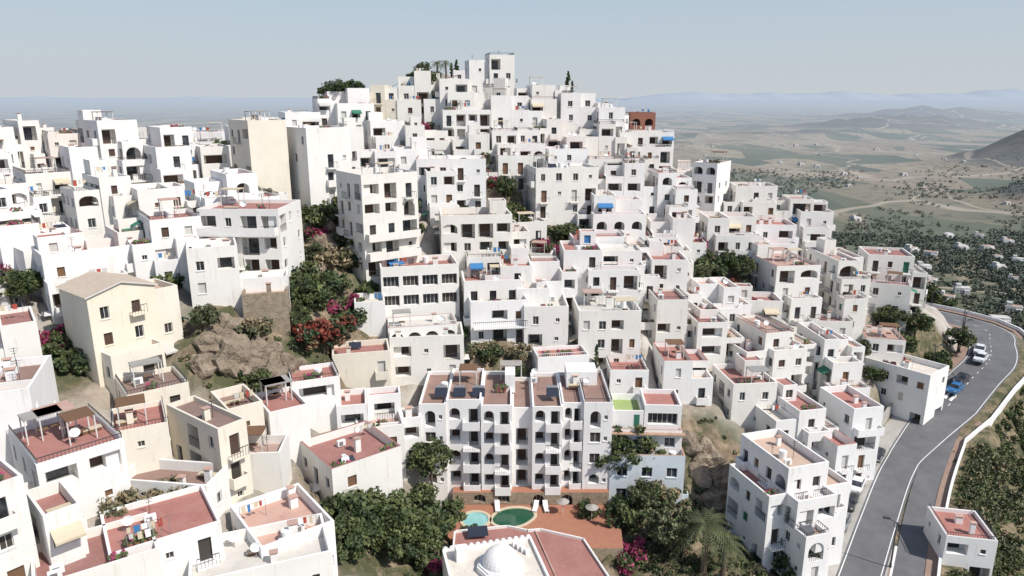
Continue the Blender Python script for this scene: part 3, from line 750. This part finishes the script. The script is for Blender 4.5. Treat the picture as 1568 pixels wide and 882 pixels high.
vg=N(nt,"ShaderNodeMapRange"); vg.inputs[1].default_value=1250; vg.inputs[2].default_value=800; nt.links.new(hz_.outputs[1],vg.inputs[0])
vm=N(nt,"ShaderNodeMath",operation='MULTIPLY'); nt.links.new(vg.outputs[0],vm.inputs[0]); nt.links.new(ramp(nt,noise(nt,p,.012,5,.7),.42,.52),vm.inputs[1])
fld=mixc(nt,vm.outputs[0],fld,mixc(nt,noise(nt,p,.08,4),(.05,.062,.028),(.14,.14,.07)))
fld=mixc(nt,mh.outputs[0],fld,wild)
tr=N(nt,"ShaderNodeTexVoronoi",feature='DISTANCE_TO_EDGE'); tr.inputs['Scale'].default_value=.0018
nz=N(nt,"ShaderNodeTexNoise"); nz.inputs['Scale'].default_value=.004; nt.links.new(p,nz.inputs['Vector'])
wv=N(nt,"ShaderNodeVectorMath",operation='MULTIPLY_ADD'); nt.links.new(nz.outputs['Color'],wv.inputs[0]); wv.inputs[1].default_value=(260,260,0); nt.links.new(p,wv.inputs[2]); nt.links.new(wv.outputs[0],tr.inputs['Vector'])
fld=mixc(nt,ramp(nt,tr.outputs[0],.005,.009,(.7,.7,.7),(0,0,0)),fld,(.42,.35,.26))
at=N(nt,"ShaderNodeAttribute",attribute_name='rock')
town=mixc(nt,ramp(nt,noise(nt,p,.3,5),.4,.65),(.48,.45,.41),(.36,.31,.26))
rk=mixc(nt,ramp(nt,noise(nt,p,.45,8,.7),.38,.6),(.32,.25,.17),(.14,.105,.07))
rk=mixc(nt,ramp(nt,noise(nt,p,.16,5,.7),.46,.58),rk,(.08,.085,.04))
mxr=N(nt,"ShaderNodeMapRange"); mxr.inputs[1].default_value=52; mxr.inputs[2].default_value=64; nt.links.new(hz_.outputs[0],mxr.inputs[0])
rk=mixc(nt,mxr.outputs[0],rk,mixc(nt,ramp(nt,noise(nt,p,.4,6,.7),.4,.6),(.07,.075,.035),(.24,.19,.12)))
nearc=mixc(nt,at.outputs['Fac'],town,rk)
g=N(nt,"ShaderNodeNewGeometry"); l=N(nt,"ShaderNodeVectorMath",operation='LENGTH'); nt.links.new(g.outputs['Position'],l.inputs[0])
mr=N(nt,"ShaderNodeMapRange"); mr.inputs[1].default_value=230; mr.inputs[2].default_value=330; nt.links.new(l.outputs['Value'],mr.inputs[0])
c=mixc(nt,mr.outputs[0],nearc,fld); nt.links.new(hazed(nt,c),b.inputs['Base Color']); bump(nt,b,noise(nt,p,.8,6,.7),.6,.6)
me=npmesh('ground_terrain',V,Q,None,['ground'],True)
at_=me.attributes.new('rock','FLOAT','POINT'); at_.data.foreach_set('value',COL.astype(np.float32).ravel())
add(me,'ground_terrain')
# ------------------------------------------------------------------ distant mountains
m_,nt,b=newmat('mount'); b.inputs['Roughness'].default_value=1; b.inputs['Specular IOR Level'].default_value=0; nt.links.new(mixc(nt,ramp(nt,noise(nt,pos(nt),.0004,6),.4,.6),(.325,.375,.425),(.335,.385,.435)),b.inputs['Base Color'])  # pale haze tint painted straight into the mountain colour
def range_(name,x0,x1,y,h,seed,z0=-80):
    r=random.Random(seed); K=220; ph=[r.uniform(0,6.28) for _ in range(8)]; vs=[];qs=[]
    for i in range(K+1):
        t=i/K; x=x0+(x1-x0)*t; env=math.sin(math.pi*min(1,max(0,t)))**.6
        hh=h*env*(.6+.22*math.sin(t*7+ph[0])+.1*math.sin(t*17+ph[1])+.05*math.sin(t*41+ph[2])+.03*math.sin(t*90+ph[3]))
        vs+= [(x,y,z0),(x,y+1500,z0+max(0,hh)*.6),(x,y+3000,z0+max(5,hh)),(x,y+6000,z0)]
    for i in range(K):
        for j in range(3): a=i*4+j; qs.append((a,a+4,a+5,a+1))
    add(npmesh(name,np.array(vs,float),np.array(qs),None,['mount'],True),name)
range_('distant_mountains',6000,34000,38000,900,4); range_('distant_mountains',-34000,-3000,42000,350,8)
# ------------------------------------------------------------------ foliage
def leafcloud(rng,cl,per,ls,mats,mw):
    n_=len(cl)*per; c=np.repeat(cl,per,0); d=rng.normal(size=(n_,3)); d/=np.linalg.norm(d,axis=1)[:,None]
    r=c[:,3:4]*(.55+.45*rng.rand(n_,1)); p_=c[:,:3]+d*r*np.array([1,1,.8])
    a=rng.normal(size=(n_,3)); a/=np.linalg.norm(a,axis=1)[:,None]; b_=np.cross(a,rng.normal(size=(n_,3))); b_/=np.linalg.norm(b_,axis=1)[:,None]
    s=ls*(.6+.8*rng.rand(n_,1)); V=np.stack([p_-a*s,p_+b_*s*.6,p_+a*s,p_-b_*s*.6],1).reshape(-1,3); Q=np.arange(n_*4).reshape(-1,4)
    cm=rng.choice(len(mats),size=len(cl),p=mw); mi=np.repeat(cm,per); fl=rng.rand(n_)<.15; mi[fl]=rng.choice(len(mats),size=fl.sum(),p=mw)
    return V,Q,mi
def crown(rng,R,Hh,z0,ncl,cr,shape='round'):
    out=[]
    while len(out)<ncl:
        p_=rng.uniform(-1,1,3)
        if shape=='round':
            rr=np.linalg.norm(p_)
            if rr>1 or rr<.35: continue
            if p_[2]<-.6: continue
            out.append((p_[0]*R,p_[1]*R,z0+Hh/2+p_[2]*Hh/2,cr*rng.uniform(.6,1.2)))
        elif shape=='cone':
            t=(p_[2]+1)/2; w=R*(1-t)**.7*min(1,t*6+.4)
            if np.hypot(p_[0],p_[1])>1: continue
            out.append((p_[0]*w,p_[1]*w,z0+t*Hh,cr*(1.1-t*.6)))
        elif shape=='flat':
            if np.hypot(p_[0],p_[1])>1: continue
            out.append((p_[0]*R,p_[1]*R,z0+Hh*(.5+.4*p_[2])*(1-.4*np.hypot(p_[0],p_[1])**2),cr*rng.uniform(.6,1.2)))
    return np.array(out)
def plant(name,kind,seed,mats,mw):
    rng=np.random.RandomState(seed); trunk=MB(); rr=random.Random(seed)
    if kind=='tree': cl=crown(rng,2.6,4.2,1.7,46,.75); th=3.2
    elif kind=='bush': cl=crown(rng,1.5,1.8,-.1,26,.55); th=.6
    elif kind=='cypress': cl=crown(rng,.9,6.2,.3,46,.45,'cone'); th=4
    elif kind=='pine': cl=crown(rng,2.8,2.4,1.8,44,.75,'flat'); th=2.6
    elif kind=='palm':
        mb=trunk; pts=[(0,0,0),(.1,0,1.4),(.15,.05,2.8),(.1,.1,4)]
        for i in range(3): mb.tube(pts[i],pts[i+1],.26-.03*i,.23-.03*i,'bark',8)
        for k in range(30):
            a=k*2.4; el=rr.uniform(-.2,1.2); L=rr.uniform(1.9,2.5); prev=None; K=7
            for i in range(K+1):
                t=i/K; r_=L*t*math.cos(el*(1-.5*t)); z=4+L*t*math.sin(el)-1.5*t*t*L*.55
                p_=np.array((.1+r_*math.cos(a),.1+r_*math.sin(a),z)); sd=np.array((-math.sin(a),math.cos(a),0))
                if prev is not None:
                    for sgn in(-1,1):
                        for q in range(2):
                            b0=prev+(p_-prev)*q*.5; b1=b0+(p_-prev)*.22; tip=b0+sd*sgn*.42*math.sin(math.pi*min(.95,t*.85+.12))+(p_-prev)*.7+np.array((0,0,-.16))
                            mb.poly([tuple(b0),tuple(b1),tuple(tip)],rr.choice(mats))
                prev=p_
        return mb.mesh(name)
    trunk.tube((0,0,-.5),(.05,.05,th*.5),.2,.15,'bark',7); trunk.tube((.05,.05,th*.5),(0,.1,th),.15,.08,'bark',7)
    for i in range(6):
        c=cl[rr.randrange(len(cl))]; trunk.tube((.03,.05,th*rr.uniform(.4,.8)),tuple(c[:3]),.08,.02,'bark',5)
    V,Q,mi=leafcloud(rng,cl,{'tree':80,'bush':60,'cypress':55,'pine':75}[kind],{'tree':.19,'bush':.16,'cypress':.13,'pine':.17}[kind],mats,mw)
    b0=len(trunk.v); ids=[trunk.mi(m) for m in mats]
    trunk.v+= [tuple(x) for x in V]; trunk.f+= [tuple(q+b0) for q in Q]; trunk.m+= [ids[i] for i in mi]
    return trunk.mesh(name)
PL={}
G=(['lf1','lf2','lf3'],[.45,.3,.25])
for nm,kd,ml in (('tree','tree',G),('bush','bush',G),('cypress','cypress',(['lf2','lf1'],[.7,.3])),('pine','pine',(['lf2','lf1'],[.6,.4])),('palm','palm',(['lf1','olive','lf3'],None)),
                 ('olive','tree',(['olive','lf1'],[.7,.3])),('boug','bush',(['bg','lf1','bgr'],[.4,.5,.1])),('bougr','bush',(['bgr','lf2','dry'],[.45,.45,.1])),('dryb','bush',(['dry','olive'],[.6,.4]))):
    PL[nm]=[plant(nm,kd,40+i,*ml) for i in range(2 if nm not in('tree','bush') else 3)]
NM={'tree':'broadleaf_tree','bush':'shrub','cypress':'cypress_tree','pine':'pine_tree','palm':'palm_tree','olive':'olive_tree','boug':'bougainvillea','bougr':'red_bougainvillea','dryb':'dry_shrub'}
VEG="""
960 728 tree 1.3 0
930 735 tree .9 0
985 735 tree .9 0
660 745 tree .9 0
645 775 bush 1.3 0
955 800 bush 1.6 0
930 820 cypress .7 0
985 790 olive .8 0
1010 770 dryb 1.5 0
900 790 bush 1 0
1075 880 palm 1.5 0
1045 850 palm 1.2 0
1105 890 palm 1.2 0
1025 850 olive 1.0 0
1222 875 tree 1.1 0
1205 880 bush 1.5 0
560 830 tree 1.1 -2
600 850 tree 1.2 -2
540 810 bush 2 0
640 860 tree 1 -2
580 800 bush 2 0
620 820 bush 2 0
660 830 bush 1.8 0
530 850 tree 1 -2
680 800 bush 1.4 0
500 530 bougr 1.7 0
470 530 bougr 1.5 0
520 510 bougr 1.3 0
515 480 boug 1.1 0
540 470 boug .9 0
480 480 tree .8 -1
460 460 bush 1.8 0
500 455 bush 2 0
530 500 bush 1.4 0
500 350 bush 2.2 0
520 335 bush 1.8 0
540 380 bush 1.8 0
555 410 bush 1.6 0
480 400 olive .7 -1
510 410 dryb 2 0
460 430 bush 1.5 0
390 520 dryb 1.2 0
20 475 tree .7 0
45 470 tree .7 0
10 430 boug 1.3 0
110 570 bush 1.3 0
95 545 bush 1.2 0
255 445 bush 1.2 0
260 770 dryb 1.2 0
180 790 dryb 1.2 0
775 308 tree .75 0
790 350 bush 1.6 0
785 330 bush 1.5 0
705 312 bush 1.2 0
880 365 bush 1.5 0
862 368 bush 1.4 0
895 365 bush 1.3 0
1085 425 bush 2 0
1110 425 tree .8 0
1135 430 tree .8 0
1130 450 bougr 1.5 0
1062 385 boug 1.4 0
1070 400 boug 1.4 0
1150 472 boug .9 0
1335 470 boug 1.6 0
1393 465 boug 1.7 0
1385 480 bush 1.5 0
1360 505 tree .8 0
1400 520 tree 1 0
1415 460 tree 1.1 0
1440 470 tree 1.1 0
1425 430 tree .9 0
1470 520 tree .9 0
1435 545 tree .8 0
1440 530 bush 1.8 0
1380 535 bush 1.8 0
1325 690 bush 1.0 0
1022 240 bush 1.1 0
1210 600 bush .8 0
740 545 dryb 1.2 0
790 550 dryb 1.3 0
450 450 bush 1.2 0
370 418 bush .8 0
430 410 bush .8 0
"""
rv=random.Random(4); PLN=[]
for ln in VEG.strip().splitlines():
    a=ln.split(); P=hit(float(a[0]),float(a[1])); PLN.append((round(float(P[0]),1),round(float(P[1]),1),a[2],float(a[3]),int(a[4])))
for x,y,z,k,s in ((-35.5,152,99.2,'pine',1.0),(-33,153,99.6,'pine',.9),(-37.5,153,99,'pine',.8),(-19,160,103,'olive',.7),(-16,160,103.4,'palm',.9),(-14,159,103.4,'palm',.9),(-11.8,160,101.5,'cypress',.95),(-13,161,102.5,'cypress',.7),(-17.5,158,103,'bush',1.4),(-20.5,159,103,'bush',1.2),(12,160,99.5,'cypress',.9),(13,161,99.5,'cypress',.6)):
    o=add(rv.choice(PL[k]),NM[k],(x,y,z),rv.uniform(0,6.28),(s,s,s))
for x,y,k,s,dz in PLN:
    h=float(H(x,y)) if x<60 else float(HZ(x,y)[0]); q=s*rv.uniform(.9,1.1)
    add(rv.choice(PL[k]),NM[k],(x,y,h-.2+dz),rv.uniform(0,6.28),(q*rv.uniform(.9,1.15),q*rv.uniform(.9,1.15),q))
k=0; it=0
while k<120 and it<9000:
    it+=1; x=rv.uniform(-100,80); y=rv.uniform(60,165)
    if x/y>.6 or (x>15 and y<96) or near_foot(x,y,.55) or np.hypot(RAn[:,0]-x,RAn[:,1]-y).min()<9: continue
    kk=rv.choice(['bush','bush','tree','olive','boug','bush','cypress','boug']); s=rv.uniform(.5,.95)*(1.6 if kk in('bush','boug') else .75)
    add(rv.choice(PL[kk]),NM[kk],(x,y,float(H(x,y))-.3),rv.uniform(0,6.28),(s,s,s)); k+=1
def mass(name,pts,mats,mw,seed,per=40,ls=.2,ncl=6):
    rng=np.random.RandomState(seed); cl=[]
    for x,y,z,r in pts:
        for _ in range(ncl):
            a=rng.uniform(0,6.28); q=r*rng.uniform(0,.8); cl.append((x+q*math.cos(a),y+q*math.sin(a),z+rng.uniform(.1,.7)*r,r*rng.uniform(.35,.6)))
    V,Q,mi=leafcloud(rng,np.array(cl),per,ls,mats,mw); add(npmesh(name,V,Q,mi,mats),name)
rr=random.Random(12); pts=[]
while len(pts)<1400:
    y=rr.uniform(64,150); x=rr.uniform(45,.76*y+4)
    d=np.hypot(RL[:,0]-x,RL[:,1]-y); k=d.argmin()
    rad=rr.uniform(.5,1.3)*rr.choice([1,1,1.6])
    if d[k]<(3.6 if y<100 else 6.2)+rad: continue
    if x<RL[k][0]: continue
    if abs(x-54.6)<4.2 and abs(y-77)<4.6: continue
    if math.sin(x*.5+1)*math.sin(y*.37)+rr.uniform(-.6,.6)<-.25: continue
    pts.append((x,y,rad))
hz=HZ(np.array([p[0] for p in pts]),np.array([p[1] for p in pts])); pts=[(p[0],p[1],float(h)-.25,p[2]) for p,h in zip(pts,hz)]
mass('hillside_shrubs',pts,['lf1','lf3','olive','dry','lf2'],[.28,.24,.24,.12,.12],3,36,.2,5)
pts=[]
for a,b,r in EXC:
    for _ in range(int(r*2.2)):
        t=rr.uniform(0,6.28);q=rr.uniform(0,r+1); x=a+q*math.cos(t); y=b+q*math.sin(t)
        if near_foot(x,y,.3): continue
        pts.append((x,y,float(HZ(x,y)[0])-.1,rr.uniform(.3,.9)))
mass('cliff_scrub',pts,['olive','dry','lf1'],[.3,.4,.3],5,30,.14,4)
pts=[]
for _ in range(380):
    x=rr.uniform(15,38);y=rr.uniform(60,84)
    if near_foot(x,y,.3) or np.hypot(RL[:,0]-x,RL[:,1]-y).min()<7.5: continue
    pts.append((x,y,float(HZ(x,y)[0])-.1,rr.uniform(.4,1.1)))
mass('garden_scrub',pts,['olive','dry','lf1','lf2'],[.3,.25,.25,.2],6,30,.16,4)
def hz2(name,c):  # far tree and farmhouse materials, haze mixed into their colour
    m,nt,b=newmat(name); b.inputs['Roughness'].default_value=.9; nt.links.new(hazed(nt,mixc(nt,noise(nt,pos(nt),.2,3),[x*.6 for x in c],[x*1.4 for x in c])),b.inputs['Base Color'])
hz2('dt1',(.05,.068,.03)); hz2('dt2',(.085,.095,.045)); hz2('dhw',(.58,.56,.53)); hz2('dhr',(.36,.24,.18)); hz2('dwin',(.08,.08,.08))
rng=np.random.RandomState(9); pts=[]
def noise2(x,y): return math.sin(x*.011+1.3)*math.cos(y*.008)+.6*math.sin(x*.027-y*.019)+.4*math.sin(x*.05+y*.043)
while len(pts)<6500:
    y=320*math.exp(rng.rand()*1.7); x=rng.uniform(.12,.85)*y
    d=noise2(x,y)
    if d<rng.uniform(-.5,1.0): continue
    pts.append((x,y,rng.uniform(1.6,4.4)))
while len(pts)<11500:
    y=rng.uniform(300,900); x=rng.uniform(.45,.8)*y
    if noise2(x*1.7,y*1.7)<rng.uniform(-1.0,.9): continue
    pts.append((x,y,rng.uniform(1.2,3.4)))
ox,oy=np.meshgrid(np.arange(0,40),np.arange(0,20)); 
for i,j in zip(ox.ravel(),oy.ravel()):
    if rng.rand()<.75: pts.append((380+i*7.5+j*2.5+rng.uniform(-2,2),720+j*10-i*1.5+rng.uniform(-2,2),rng.uniform(1.5,2.8)))
P_=np.array(pts); hz=H(P_[:,0],P_[:,1]); cl=np.column_stack([P_[:,0],P_[:,1],hz+P_[:,2]*.5,P_[:,2]])
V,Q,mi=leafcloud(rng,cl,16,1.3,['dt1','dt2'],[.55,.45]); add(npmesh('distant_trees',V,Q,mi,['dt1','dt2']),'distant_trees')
DH=[]
for s in range(4):
    mb=MB(); r=random.Random(s); 
    mb.box(-6,6,-4,4,-2,4.5,'dhw'); mb.box(-5.6,5.6,-3.6,3.6,4.5,4.6,'dhr' if s%2 else 'dhw'); mb.box(1,5,-7,-4.01,-2,3,'dhw'); 
    if s>1: mb.box(-5,-1,-2,3,4.6,7.2,'dhw')
    for x in (-4.5,-2,.2): mb.poly([(x,-4.02,1),(x+1.1,-4.02,1),(x+1.1,-4.02,2.4),(x,-4.02,2.4)],'dwin')
    for y in (-2,1): mb.poly([(-6.02,y+1.1,1),(-6.02,y,1),(-6.02,y,2.4),(-6.02,y+1.1,2.4)],'dwin')
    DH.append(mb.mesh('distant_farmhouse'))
r=random.Random(31); k=0
while k<110:
    if r.random()<.7: x=r.uniform(230,600); y=r.uniform(380,900); 
    else: y=r.uniform(500,3500); x=y*r.uniform(.2,.75)
    if x/y<.5 and y<900: continue
    z=float(H(x,y)); s=r.uniform(.6,1.2)
    if z>-45: continue
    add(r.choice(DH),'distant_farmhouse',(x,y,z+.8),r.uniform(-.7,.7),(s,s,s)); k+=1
# ------------------------------------------------------------------ road objects
rr_=lambda y:float(np.interp(y,[98,112],[2.1,4.4])); rl_=lambda y:float(np.interp(y,[98,112],[-2.6,-3.8]))
mb=MB(); strip(mb,RAs,rl_,rr_,0,'asphalt'); mb.obj('asphalt_road')
mb=MB(); strip(mb,RBs,-1.6,1.6,.004,'asphalt'); mb.obj('service_road')
mb=MB(); strip(mb,RAs,lambda y:rl_(y)+.25,lambda y:rl_(y)+.36,.008,'paint'); strip(mb,RAs,lambda y:rr_(y)-.36,lambda y:rr_(y)-.25,.008,'paint')
mb.obj('road_edge_lines')
A_=np.array(RAs); B_=np.array(RBs)
TA=np.gradient(A_,axis=0); TA/=np.linalg.norm(TA,axis=1)[:,None]; NA=np.stack([TA[:,1],-TA[:,0]],1)
TB=np.gradient(B_,axis=0); TB/=np.linalg.norm(TB,axis=1)[:,None]; NB=np.stack([TB[:,1],-TB[:,0]],1)
mb=MB(); L=A_
for i in range(40,len(L)-2):
    if i%2: continue
    a,b_=L[i],L[i]+(L[i+1]-L[i])*.6; nn=NA[i]*.06
    mb.poly([(*(a-nn),rz(a[1])+.01),(*(a+nn),rz(a[1])+.01),(*(b_+nn),rz(b_[1])+.01),(*(b_-nn),rz(b_[1])+.01)],'paint')
mb.obj('centre_line')
mb=MB()
for k in range(8):
    i=42; t=TA[i]; nn=NA[i]; c=L[i]+nn*(-3.2+k*.9)
    f=lambda s,q:(*(c+nn*s+t*q),rz((c+nn*s+t*q)[1])+.02)
    mb.poly([f(0,-1.3),f(.45,-1.3),f(.45,1.3),f(0,1.3)],'paint')
mb.obj('zebra_crossing')
mb=MB(); prev=None; MED=[]
for i in range(len(B_)-2):
    p=B_[i]-NB[i]*1.6; j=np.hypot(*(A_-p).T).argmin(); q=A_[j]+NA[j]*rr_(A_[j][1])
    if (p-q)@NA[j]<.5: break
    z=rz(p[1])+.13; cur=(q,p,z); MED.append(((p+q)/2,z))
    if prev is not None:
        mb.poly([(*prev[0],prev[2]),(*prev[1],prev[2]),(*p,z),(*q,z)],'pavingr')
        for m_ in (0,1): 
            a,b_=(prev[0],q) if m_==0 else (prev[1],p)
            mb.poly([(*a,prev[2]-.2),(*b_,z-.2),(*b_,z),(*a,prev[2])],'concrete')
            sg=NB[i]*(.25 if m_==0 else -.25); mb.poly([(*a,prev[2]+.004),(*b_,z+.004),(*(b_+sg),z+.004),(*(a+sg),prev[2]+.004)],'white' if m_ else 'concrete')
    prev=cur
mb.obj('median_pavement')
outer=[tuple(B_[i]+NB[i]*1.9) for i in range(len(B_)-6)]
for i in range(len(A_)):
    if A_[i][1]>outer[-1][1]+1.5 and A_[i][1]>B_[-1][1]-3: outer.append(tuple(A_[i]+NA[i]*(rr_(A_[i][1])+.9)))
mb=MB(); strip(mb,outer,-.3,.9,.12,'pavingr',.4); mb.obj('roadside_pavement')
mb=MB(); strip(mb,outer,.9,1.2,.8,'white',2.6); mb.obj('white_parapet_wall')
mb=MB(); strip(mb,RAs[6:46],lambda y:rl_(y)-2.6,rl_,.03,'concrete',.3); mb.obj('parking_pavement')
mb=MB(); strip(mb,RAs[46:],lambda y:rl_(y)-1.6,rl_,.12,'pavingr',.3); mb.obj('town_side_pavement')
mb=MB(); strip(mb,RAs[28:43],lambda y:rl_(y)-3.0,lambda y:rl_(y)-2.62,2.1,'concrete',3.0); mb.obj('concrete_retaining_wall')
# ------------------------------------------------------------------ cars
def carmesh(col,name):
    mb=MB(); w=.86
    body=[(-2.05,.3),(-2.1,.62),(-1.95,.84),(-1.05,.96),(1.8,.98),(2.03,.85),(2.08,.55),(2.02,.3)]
    for sgn in (-1,1): mb.poly([(x,sgn*w,z) for x,z in body],col)
    for i in range(len(body)-1):
        (a,b),(c,d)=body[i],body[i+1]; mb.poly([(a,-w,b),(a,w,b),(c,w,d),(c,-w,d)],col)
    top=.62
    P0=(-1.1,.955,.78);P1=(-.4,1.42,top);P2=(1.05,1.46,top);P3=(1.75,.975,.78)
    q=lambda p,s:(p[0],s*p[2],p[1])
    for a,b,m in ((P0,P1,'glass'),(P1,P2,col),(P2,P3,'glass')): mb.poly([q(a,-1),q(a,1),q(b,1),q(b,-1)],m)
    for s in(-1,1):
        mb.poly([q(P0,s),q(P3,s),q(P2,s),q(P1,s)],col)
        def onp(x,z): 
            t=(z-.955)/.48; return (x,s*(.785-.155*t+.006),z)
        mb.poly([onp(-.78,1.03),onp(.15,1.03),onp(.15,1.36),onp(-.38,1.36)],'glass'); mb.poly([onp(.25,1.03),onp(1.4,1.03),onp(1.02,1.36),onp(.25,1.36)],'glass')
        for x in (-1.3,1.3):
            K=12
            for R_,yy,mt in ((.32,.87,'dark'),(.19,.876,'metal')):
                mb.poly([(x+R_*math.cos(2*math.pi*i/K),s*yy,.32+R_*math.sin(2*math.pi*i/K)) for i in range(K)],mt)
            for i in range(K):
                a=2*math.pi*i/K;b=2*math.pi*(i+1)/K; mb.poly([(x+.32*math.cos(a),s*.87,.32+.32*math.sin(a)),(x+.32*math.cos(b),s*.87,.32+.32*math.sin(b)),(x+.32*math.cos(b),s*.65,.32+.32*math.sin(b)),(x+.32*math.cos(a),s*.65,.32+.32*math.sin(a))],'dark')
        mb.box(-2.11,-2.0,s*.6-.15,s*.6+.15,.62,.76,'frame'); mb.box(2.02,2.09,s*.66-.12,s*.66+.12,.66,.86,'redcloth'); mb.box(-.75,-.6,s*.93-.07,s*.93+.07,.98,1.1,col,True)
    mb.box(-1.9,1.9,-.8,.8,.2,.32,'dark',True)
    return mb.mesh(name)
for nm,c_ in (('carw',(.75,.75,.75)),('carb',(.03,.16,.38)),('cark',(.03,.03,.035)),('carg',(.22,.23,.24)),('cars',(.5,.51,.52))):
    m_,nt,b=newmat(nm); b.inputs['Base Color'].default_value=c_+(1,); b.inputs['Roughness'].default_value=.3; b.inputs['Coat Weight'].default_value=.6
CM={k:carmesh(k,'parked_car') for k in('carw','carb','cark','carg','cars')}
CARS=[(1300,775,'cark'),(1311,750,'carw'),(1325,724,'carw'),(1341,702,'cark'),(1462,600,'carb'),(1471,585,'cark'),(1501,553,'carw'),(1499,540,'carw'),(1288,805,'carg')]
CARP=[]
for u,v,c_ in CARS:
    p=hroad(u,v); j=np.hypot(*(A_-np.array(p)).T).argmin(); ang=math.atan2(TA[j][1],TA[j][0]); CARP.append((p[0],p[1],round(ang,2),c_))
for x,y,a,c_ in CARP:
    add(CM[c_],'parked_car',(x,y,rz(y)+.04),a)
def lamp():
    mb=MB(); mb.cyl(0,0,0,.6,.17,'iron',8,.12); mb.cyl(0,0,.6,6.0,.09,'iron',8,.065); mb.tube((0,0,5.9),(1.0,0,6.35),.05,.045,'iron'); mb.box(.75,1.55,-.17,.17,6.28,6.44,'iron',True); return mb.mesh('street_lamp')
LM=lamp()
for i in (2,8,14,20,26,32):
    if i<len(MED): p,z=MED[i]; add(LM,'street_lamp',(p[0],p[1],z),math.pi*.9)
for i in (44,50,56,62,68,76):
    if i<len(A_): p=A_[i]-NA[i]*4.9; add(LM,'street_lamp',(p[0],p[1],rz(p[1])+.1),0)
house(54.6,77,50.0,5.5,6.5,-.2,'T','w','W',555,'roadside_cottage',0,zg=44.5)
def rock(seed):
    rng=np.random.RandomState(seed); import bmesh
    bm=bmesh.new(); bmesh.ops.create_icosphere(bm,subdivisions=3,radius=1)
    ph=rng.uniform(0,6.28,12)
    for v in bm.verts:
        c=v.co; d=1+.22*math.sin(c.x*3+ph[0])*math.sin(c.y*4+ph[1])+.16*math.sin(c.z*6+ph[2]+c.x*4)+.09*math.sin(c.x*11+ph[3])*math.sin(c.y*10+c.z*9)+rng.uniform(-.05,.05)
        v.co=c*d
    me=bpy.data.meshes.new('rock_outcrop'); bm.to_mesh(me); bm.free(); me.materials.append(MATS['rockm']); return me
RK=[rock(i) for i in range(4)]
r=random.Random(8); RKP=[]
for u,v,s in ((330,520,2.2),(360,545,2.4),(400,540,2.2),(420,575,1.8),(310,560,1.6),(440,560,1.4),(350,500,1.8),(385,565,1.6),(490,380,2),(510,430,1.8),(480,420,1.6),(1080,700,2),(1105,740,2.4),(1130,770,2.2),(1090,760,1.8),(1070,730,1.6),(1150,800,2),(1255,790,1.6),(1265,820,1.8),(1250,840,1.6),(1270,770,1.2),(500,350,1.6),(1060,680,1.8),(1120,800,1.4)):
    P=hit(u,v); RKP.append((round(float(P[0]),1),round(float(P[1]),1),s))
for x,y,s in RKP:
    add(r.choice(RK),'rock_outcrop',(x,y,float(H(x,y))-s*.3),r.uniform(0,6),(s*r.uniform(.9,1.4),s,s*r.uniform(.8,1.3)))
# ------------------------------------------------------------------ world, sun, camera
S=np.array((.74,-.50,0)); S/=np.linalg.norm(S); EL=math.radians(49); S=S*math.cos(EL); S[2]=math.sin(EL)
w=bpy.data.worlds.new("World"); SC.world=w; w.use_nodes=True; nt=w.node_tree
sky=nt.nodes.new("ShaderNodeTexSky"); sky.sky_type='NISHITA'; sky.sun_disc=False; sky.sun_elevation=EL; sky.sun_rotation=math.atan2(S[0],S[1]); sky.dust_density=1.0; sky.air_density=1.0; sky.altitude=200
tc=nt.nodes.new("ShaderNodeTexCoord"); sx=nt.nodes.new("ShaderNodeSeparateXYZ"); nt.links.new(tc.outputs['Generated'],sx.inputs[0])
hr=nt.nodes.new("ShaderNodeValToRGB"); nt.links.new(sx.outputs[2],hr.inputs[0]); e=hr.color_ramp.elements
e[0].position=0; e[0].color=(1,1,1,1); e[1].position=.45; e[1].color=(0,0,0,1)
x_=e.new(.12); x_.color=(.85,.85,.85,1)
hc=ramp(nt,sx.outputs[2],0.0,.16,(4.2,4.5,4.75),(3.3,4.15,4.95))
mx=mixc(nt,hr.outputs[0],sky.outputs[0],hc)
nt.links.new(mx,nt.nodes["Background"].inputs[0]); nt.nodes["Background"].inputs[1].default_value=.135
ld=bpy.data.lights.new('sun','SUN'); ld.energy=4.7; ld.angle=math.radians(.6); ld.color=(1,.95,.88); lo=bpy.data.objects.new('sun',ld); SC.collection.objects.link(lo)
from mathutils import Vector
lo.rotation_euler=Vector(S).to_track_quat('Z','Y').to_euler()
cd=bpy.data.cameras.new("Camera"); c=bpy.data.objects.new("Camera",cd); SC.collection.objects.link(c)
c.location=(0,0,CZ); c.rotation_euler=(math.pi/2-TH,0,0); cd.lens=36*F/1568; cd.clip_start=.5; cd.clip_end=2e5
SC.camera=c
SC.view_settings.view_transform='Standard'; SC.view_settings.look='None'; SC.view_settings.exposure=0
